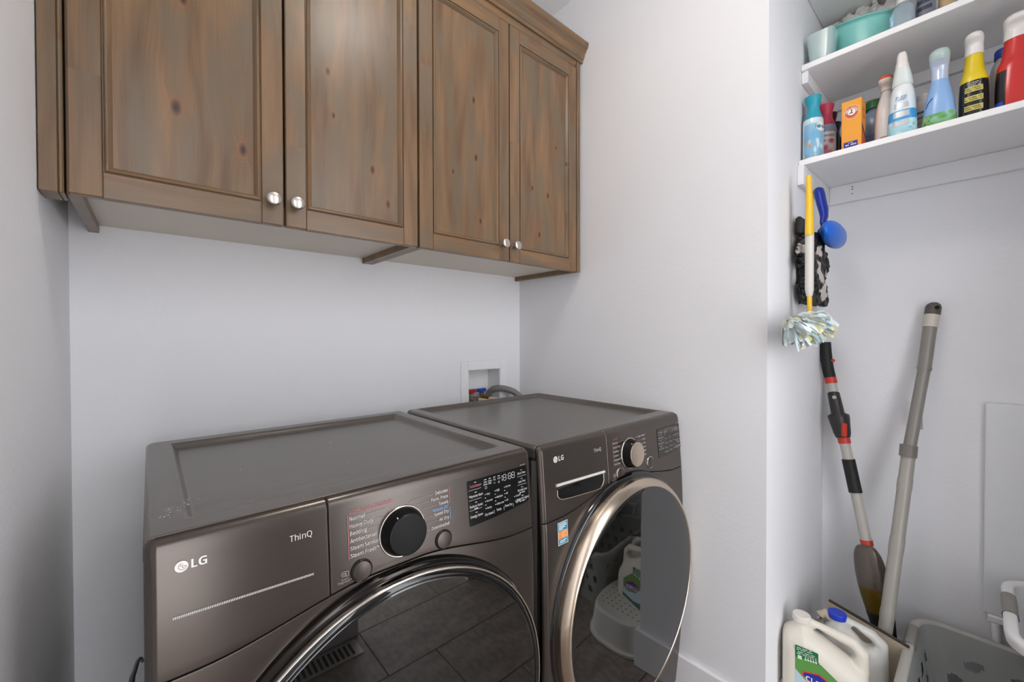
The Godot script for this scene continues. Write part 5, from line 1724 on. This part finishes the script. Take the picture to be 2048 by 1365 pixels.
func jug(par: Node3D, o: Vector3, U: Vector3, wd: float, dp: float, ht: float, m: Material, cap: Material) -> void:
	# u runs from the neck's side (-) to the handle's side (+), v is up, w points to the label's side
	var N := Vector3(-U.z, 0, U.x)
	if N.x > 0: N = -N
	var loc := func(u: float, v: float, w: float) -> Vector3: return o + U * u + Vector3(0, v, 0) + N * w
	var hw := wd / 2; var hd := dp / 2
	var nu := -wd * 0.265
	var f := func(p: Vector3) -> float:
		# p in local (u, v, w)
		var r := 0.030
		var top := ht * 0.90 - (p.x - nu) * 0.62 - maxf(0, nu - p.x) * 1.1
		var q := Vector3(absf(p.x) - hw + r, absf(p.y - ht * 0.40) - ht * 0.40 + r * 0.5, absf(p.z) - hd + r)
		var d := Vector3(maxf(q.x, 0), maxf(q.y, 0), maxf(q.z, 0)).length() + minf(maxf(q.x, maxf(q.y, q.z)), 0.0) - r
		var sl := (p.y - top + pow(absf(p.z) / hd, 2) * 0.030) * 0.82
		d = -smin(-d, -sl, 0.035)
		var neck := maxf(Vector2(p.x - nu, p.z).length() - 0.021, absf(p.y - ht * 0.85) - ht * 0.08)
		d = smin(d, neck, 0.018)
		# the handle: a bar from below the neck to the far shoulder
		var h1 := capsule(p, Vector3(nu + 0.018, ht * 0.905, 0), Vector3(hw - 0.042, ht * 0.80, 0), 0.0125, 0.0165)
		var h2 := capsule(p, Vector3(hw - 0.042, ht * 0.80, 0), Vector3(hw - 0.020, ht * 0.70, 0), 0.0165, 0.019)
		var h3 := capsule(p, Vector3(hw - 0.020, ht * 0.70, 0), Vector3(hw - 0.024, ht * 0.52, 0), 0.019, 0.024)
		var hole := capsule(p, Vector3(nu + 0.040, ht * 0.848, 0), Vector3(hw - 0.052, ht * 0.700, 0), 0.006, 0.0145)
		hole = minf(hole, capsule(p * Vector3(1, 1, 0), Vector3(nu + 0.040, ht * 0.848, 0), Vector3(hw - 0.052, ht * 0.700, 0), 0.005, 0.0135))
		d = smin(d, minf(h1, minf(h2, h3)), 0.012)
		return -smin(-d, hole, 0.008)
	var b := B.new()
	b.nets(f, Vector3(-hw - 0.012, -0.006, -hd - 0.012), Vector3(hw + 0.012, ht + 0.006, hd + 0.012), 0.0042)
	# local (u, v, w) to world; keep the winding
	var flip := U.cross(Vector3.UP).dot(N) < 0
	for k in b.v.size():
		var p := b.v[k]
		b.v[k] = loc.call(p.x, maxf(p.y, 0.0), p.z)
		var q := b.n[k]
		b.n[k] = (U * q.x + Vector3(0, q.y, 0) + N * q.z).normalized()
	if flip:
		for k in range(0, b.i.size(), 3):
			var s := b.i[k + 1]; b.i[k + 1] = b.i[k + 2]; b.i[k + 2] = s
	put("jug_body", b, m, par)
	b = B.new()
	b.lathe([[0.0, 0.0], [0.0235, 0.0], [0.0245, 0.001], [0.0245, 0.001], [0.0242, 0.015], [0.0232, 0.0175], [0.021, 0.018], [0.021, 0.018], [0.0, 0.0175]], loc.call(nu, ht * 0.91, 0), Vector3.UP, 40)
	put("cap", b, cap, par)

func floor_things() -> void:
	var cord := B.new()
	var cp := []
	for k in 30:
		var q := cr([[0.131, 0.45, 0.16], [0.130, 0.54, 0.30], [0.128, 0.608, 0.423], [0.127, 0.689, 0.588], [0.127, 0.745, 0.70], [0.128, 0.735, 0.745], [0.13, 0.55, 0.765], [0.13, 0.30, 0.76], [0.13, 0.02, 0.70]], k / 29.0)
		cp.append(Vector3(q[0], q[1], q[2]))
	cord.tube(cp, 0.0035, 10)
	tag(put("power_cord", cord, M.black), "black power cord dropping between the dryer and the side wall", "cord")
	# step stool
	var sc := Vector3(1.70, 0, 1.243)
	var t := thing("step_stool", sc, "low white plastic step stool with a dotted top, under the bleach jug", "stool")
	var sw := mat(Color("e3e0da"), 0.4)
	var e := vessel([[0, 0.163, 0.188, 3.2, 0], [0.004, 0.166, 0.191, 3.2, 0], [0.014, 0.165, 0.190, 3.2, 0], [0.018, 0.156, 0.181, 3.2, 0], [0.06, 0.150, 0.176, 3.2, 0], [0.108, 0.143, 0.170, 3.2, 0], [0.118, 0.138, 0.165, 3.2, 0], [0.122, 0.128, 0.155, 3.2, 0]], sc)
	body(t, "stool_body", e, 0, 1, sw, 30, 64)
	var b := B.new()
	for i in 9:
		for j in 9:
			var p := Vector3(sc.x - 0.108 + i * 0.027, 0.1225, sc.z - 0.104 + j * 0.026)
			b.lathe([[0.0055, 0.0], [0.005, 0.0012], [0.0, 0.0014]], p, Vector3.UP, 8)
	put("grip_dots", b, mat(Color("b9b892"), 0.6), t, false, "stuff")
	# bleach jug
	var jo := Vector3(1.703, 0.1245, 1.204)
	var U := Vector3(0.327, 0, 0.945)
	t = thing("bleach_jug", jo, "cream white bleach jug with a green label and white cap, on the step stool", "jug")
	jug(t, jo, U, 0.216, 0.108, 0.256, mat(Color("e2dccf"), 0.42), mat(Color("e6dfd6"), 0.45))
	var N := Vector3(-0.945, 0, 0.327)
	var F := func(u: float, v: float) -> Array: return [jo + U * (u - 0.010) + Vector3(0, v - 0.1195, 0) + N * 0.0546, N]
	var poly := func(pts: Array, sf: Callable) -> B:
		var g := B.new()
		var pv := PackedVector2Array()
		for p in pts: pv.append(Vector2(p[0], p[1]))
		g.blob(pv, sf)
		return g
	var lb := sub("label", t)
	put("label_ground", poly.call([[-0.068, 0.302], [-0.013, 0.2945], [-0.011, 0.292], [-0.011, 0.267], [-0.003, 0.261], [0.056, 0.212], [0.062, 0.19], [0.062, 0.135], [-0.068, 0.135]], F), mat(Color("b9d0dc"), 0.35), lb)
	put("light_green_print", poly.call([[-0.068, 0.272], [-0.011, 0.267], [-0.003, 0.261], [0.056, 0.212], [0.056, 0.178], [0.02, 0.172], [-0.03, 0.19], [-0.068, 0.228]], lift(F, 0.0003)), mat(Color("5f9a4b"), 0.35), lb)
	put("dark_green_print", poly.call([[-0.068, 0.302], [-0.013, 0.2945], [-0.011, 0.292], [-0.011, 0.267], [-0.003, 0.261], [-0.035, 0.264], [-0.068, 0.266]], lift(F, 0.0006)), mat(Color("14713d"), 0.35), lb)
	b = B.new()
	for k in 4: b.scribble(-0.064, 0.2945 - k * 0.0052 - (0.0015 if k > 1 else 0.0), 0.036 + k * 0.004, 0.0032, lift(F, 0.0009), k * 2 + 1)
	b.blob(PackedVector2Array([Vector2(-0.062, 0.273), Vector2(-0.052, 0.272), Vector2(-0.0515, 0.261), Vector2(-0.062, 0.262)]), lift(F, 0.0009))
	for k in 5:
		var u := -0.042 + k * 0.0064
		b.disc(u, 0.265, 0, 0.0029, lift(F, 0.0009), 0, TAU, 10)
		b.strip([Vector2(u, 0.267), Vector2(u - 0.001, 0.2735)], 0.0018, lift(F, 0.0009))
		b.strip([Vector2(u - 0.0025, 0.2725), Vector2(u + 0.001, 0.2735)], 0.0014, lift(F, 0.0009))
	b.scribble(-0.009, 0.2635, 0.007, 0.002, lift(F, 0.0009), 3)
	put("white_print", b, mat(Color("dfe8dc"), 0.5), lb)
	put("emblem_border", poly.call([[-0.0525, 0.218], [-0.049, 0.229], [-0.008, 0.2335], [0.048, 0.200], [0.046, 0.186], [0.02, 0.180], [-0.02, 0.192]], lift(F, 0.0009)), mat(Color("e3452d"), 0.35), lb)
	put("emblem_field", poly.call([[-0.0485, 0.2165], [-0.045, 0.2255], [-0.009, 0.2295], [0.0435, 0.1985], [0.042, 0.189], [0.02, 0.184], [-0.019, 0.195]], lift(F, 0.0012)), mat(Color("25309a"), 0.35), lb)
	b = B.new()
	var slant := func(u: float, v: float) -> Array: return lift(F, 0.0015).call(u, v - u * 0.26)
	b.text("*B*CLOROX", 0.023, slant, -0.0415, 0.1995, -1, 0.86)
	put("lettering", b, mat(Color("f0f0f0"), 0.4), lb)
	put("foot_print", poly.call([[-0.068, 0.165], [-0.02, 0.150], [0.062, 0.150], [0.062, 0.135], [-0.068, 0.135]], lift(F, 0.0004)), mat(Color("39645a"), 0.35), lb)
	# second jug behind it
	var j2 := Vector3(1.82, 0.1245, 1.258)
	t = thing("clear_jug", j2, "cloudy translucent jug with a bright blue cap, between the bleach jug and the tan panel", "jug")
	var cloudy := mat(Color("d9d8d2"), 0.35)
	cloudy.backlight_enabled = true; cloudy.backlight = Color(0.45, 0.45, 0.44)
	jug(t, j2, U, 0.164, 0.074, 0.240, cloudy, mat(Color("1f3fc4"), 0.35))
	b = B.new()
	b.tube([Vector3(1.797, 0.31, 1.172), Vector3(1.80, 0.335, 1.176), Vector3(1.802, 0.345, 1.186), Vector3(1.803, 0.335, 1.199), Vector3(1.803, 0.325, 1.212)], [0.014, 0.014, 0.013, 0.013, 0.012], 14)
	put("side_grip", b, mat(Color("b9aa97"), 0.5), t)
	# laundry baskets
	basket("laundry_basket", Vector3(1.885, 0.001, 1.690), 0.232, 0.306, 0.284, mat(Color("a6a9a6"), 0.4), mat(Color("b5b2ab"), 0.4), mat(Color("8a8781"), 0.45), "grey plastic laundry basket with leaf-shaped holes, on the closet floor beside the tan panel", true)
	basket("laundry_basket", Vector3(1.905, 0.288, 1.880), 0.200, 0.298, 0.220, mat(Color("e4e4e4"), 0.35), mat(Color("e9e8e6"), 0.35), mat(Color("8a857d"), 0.45), "white plastic laundry basket with grey grips, stacked askew in the grey one", false)

func basket(called: String, o: Vector3, hx: float, hz: float, h: float, wall: Material, rim: Material, grip: Material, lbl: String, holes: bool) -> void:
	# an open tub: o is the middle of its foot; hx, hz are half sizes at the rim
	var t := thing(called, o, lbl, "laundry basket", "stacked laundry baskets")
	var seg := 216
	var ring := func(y: float, off: float) -> PackedVector3Array:
		# a round-cornered rectangle, walked in even steps
		var f := 0.86 + 0.14 * y / h
		var ax := hx * f + off; var az := hz * f + off
		var r := 0.062 + off
		var lx := 2 * (ax - r); var lz := 2 * (az - r); var q := PI / 2 * r
		var total := 2 * (lx + lz) + 4 * q
		var row := PackedVector3Array()
		for j in seg:
			var s := total * j / seg
			var p := Vector2.ZERO
			var side := 0
			var ln := [lx, q, lz, q, lx, q, lz, q]
			while s > ln[side] and side < 7:
				s -= ln[side]; side += 1
			var c := [Vector2(ax - r, -az + r), Vector2(ax - r, az - r), Vector2(-ax + r, az - r), Vector2(-ax + r, -az + r)]
			if side % 2 == 1:
				var a := -PI / 2 + (side / 2) * PI / 2 + s / r
				p = c[side / 2] + Vector2(cos(a), sin(a)) * r
			elif side == 0: p = Vector2(-ax + r + s, -az)
			elif side == 2: p = Vector2(ax, -az + r + s)
			elif side == 4: p = Vector2(ax - r - s, az)
			else: p = Vector2(-ax, az - r - s)
			row.append(o + Vector3(p.x, y, p.y))
		return row
	var at := func(side: int, s: float, y: float, off: float) -> Vector3:
		# a point on one of the four walls, s along it
		var f := 0.86 + 0.14 * y / h
		if side == 0: return o + Vector3(s, y, -hz * f - off)
		if side == 1: return o + Vector3(s, y, hz * f + off)
		if side == 2: return o + Vector3(-hx * f - off, y, s)
		return o + Vector3(hx * f + off, y, s)
	# the wall as a quilt with real holes: rows of cells, leaving out the cells where a hole is
	var rows := []
	var ny := 52 if holes else 24
	for k in ny + 1: rows.append(ring.call(h * k / ny, 0.0))
	var inner := []
	for k in ny + 1: inner.append(ring.call(maxf(0.004, h * k / ny), -0.003))
	var cut := func(k: int, j: int) -> bool:
		if not holes: return false
		var y := h * (k + 0.5) / ny
		var p: Vector3 = (rows[k][j] + rows[k + 1][(j + 1) % seg]) / 2 - o
		var along := p.x if absf(p.z) / hz > absf(p.x) / hx else p.z
		var lim := (hx if absf(p.z) / hz > absf(p.x) / hx else hz) * 0.78
		if absf(along) > lim: return false
		for lv in 3:
			var cy: float = h * [0.25, 0.47, 0.69][lv]
			var pitch := 0.092
			var u: float = along + (pitch / 2 if lv % 2 else 0.0)
			u -= roundf(u / pitch) * pitch
			var v: float = y - cy
			var d := Vector2(u * 0.82 + v * 0.57, -u * 0.57 + v * 0.82)
			if pow(d.x / 0.027, 2) + absf(d.y) / 0.017 < 1.0: return true
		return false
	var b := B.new()
	for s in 2:
		var src: Array = rows if s == 0 else inner
		for k in ny:
			for j in seg:
				if cut.call(k, j): continue
				var j2 := (j + 1) % seg
				var p: Vector3 = (src[k][j] + src[k + 1][j2]) / 2 - o
				var out := Vector3(p.x / hx / hx, 0, p.z / hz / hz) * (1.0 if s == 0 else -1.0)
				b.face([src[k][j], src[k][j2], src[k + 1][j2], src[k + 1][j]], out)
	b.face(Array(ring.call(0.0, 0.0)), Vector3.DOWN)
	b.face(Array(ring.call(0.004, -0.003)), Vector3.UP)
	put("tub", b, wall, t)
	b = B.new()
	var path: Array = Array(ring.call(h - 0.004, 0.010))
	var rr := []
	# the rolled rim: an n-shaped lip
	var lip := []
	for q in [[-0.003, -0.003], [-0.002, 0.003], [0.003, 0.0062], [0.012, 0.0066], [0.020, 0.0035], [0.0235, -0.004], [0.0235, -0.022], [0.0215, -0.022], [0.021, -0.004]]: lip.append(ring.call(h + q[1], q[0]))
	b.grid(lip, true, 0)
	put("rim", b, rim, t)
	for s in [0, 2, 3]:
		b = B.new()
		var L: float = 0.055 if s else 0.062
		var c0: float = -0.0 if s == 0 else 0.0
		if s == 0: c0 = hx - 0.135 if holes else 0.02
		if s == 2 or s == 3: c0 = 0.0
		var rws := []
		for q in [[-0.0045, -0.012], [-0.004, 0.003], [0.002, 0.008], [0.012, 0.0085], [0.021, 0.005], [0.0255, -0.004], [0.0255, -0.021], [0.010, -0.023], [-0.0045, -0.012]]:
			var row := PackedVector3Array()
			for k in 13: row.append(at.call(s, c0 - L + 2 * L * k / 12.0, h + q[1], q[0]))
			rws.append(row)
		b.grid(rws, false, 0)
		put("grip", b, grip, t)

# ---------------------------------------------------------------- marks on the walls
const LAMP := 0.18

func _ready() -> void:
	var cam := Camera3D.new()
	cam.name = "camera"
	add_child(cam)
	cam.keep_aspect = Camera3D.KEEP_HEIGHT
	cam.fov = 79.05
	cam.near = 0.02; cam.far = 60
	var ya := deg_to_rad(41.2436); var pi_ := deg_to_rad(-0.6407); var ro := deg_to_rad(-0.1026)
	var fw := Vector3(sin(ya) * cos(pi_), sin(pi_), -cos(ya) * cos(pi_))
	var rt := Vector3(cos(ya), 0, sin(ya))
	var up := rt.cross(fw)
	cam.transform = Transform3D(Basis(rt * cos(ro) + up * sin(ro), up * cos(ro) - rt * sin(ro), -fw), Vector3(0.1506, 1.2494, 1.5207))
	cam.current = true
	var env := Environment.new()
	env.background_mode = Environment.BG_SKY
	var sky := Sky.new()
	var sm := ProceduralSkyMaterial.new()
	sm.sky_top_color = Color(0.98, 0.985, 1.0); sm.sky_horizon_color = Color(0.98, 0.985, 1.0)
	sm.ground_bottom_color = Color(0.98, 0.985, 1.0); sm.ground_horizon_color = Color(0.98, 0.985, 1.0)
	sm.sky_energy_multiplier = 2.02; sm.ground_energy_multiplier = 2.02
	sky.sky_material = sm
	env.sky = sky
	env.tonemap_mode = Environment.TONE_MAPPER_LINEAR
	env.tonemap_exposure = 1.0
	env.sdfgi_enabled = true; env.ssao_enabled = true; env.ssil_enabled = true
	var we := WorldEnvironment.new()
	we.name = "environment"
	we.environment = env
	add_child(we)
	build_profile()
	materials()
	room()
	ceiling_lamp()
	cabinets()
	machine(false)
	machine(true)
	supply_box()
	shelves()
	lower_shelf_things()
	upper_shelf_things()
	hanging_things()
	leaning_things()
	floor_things()
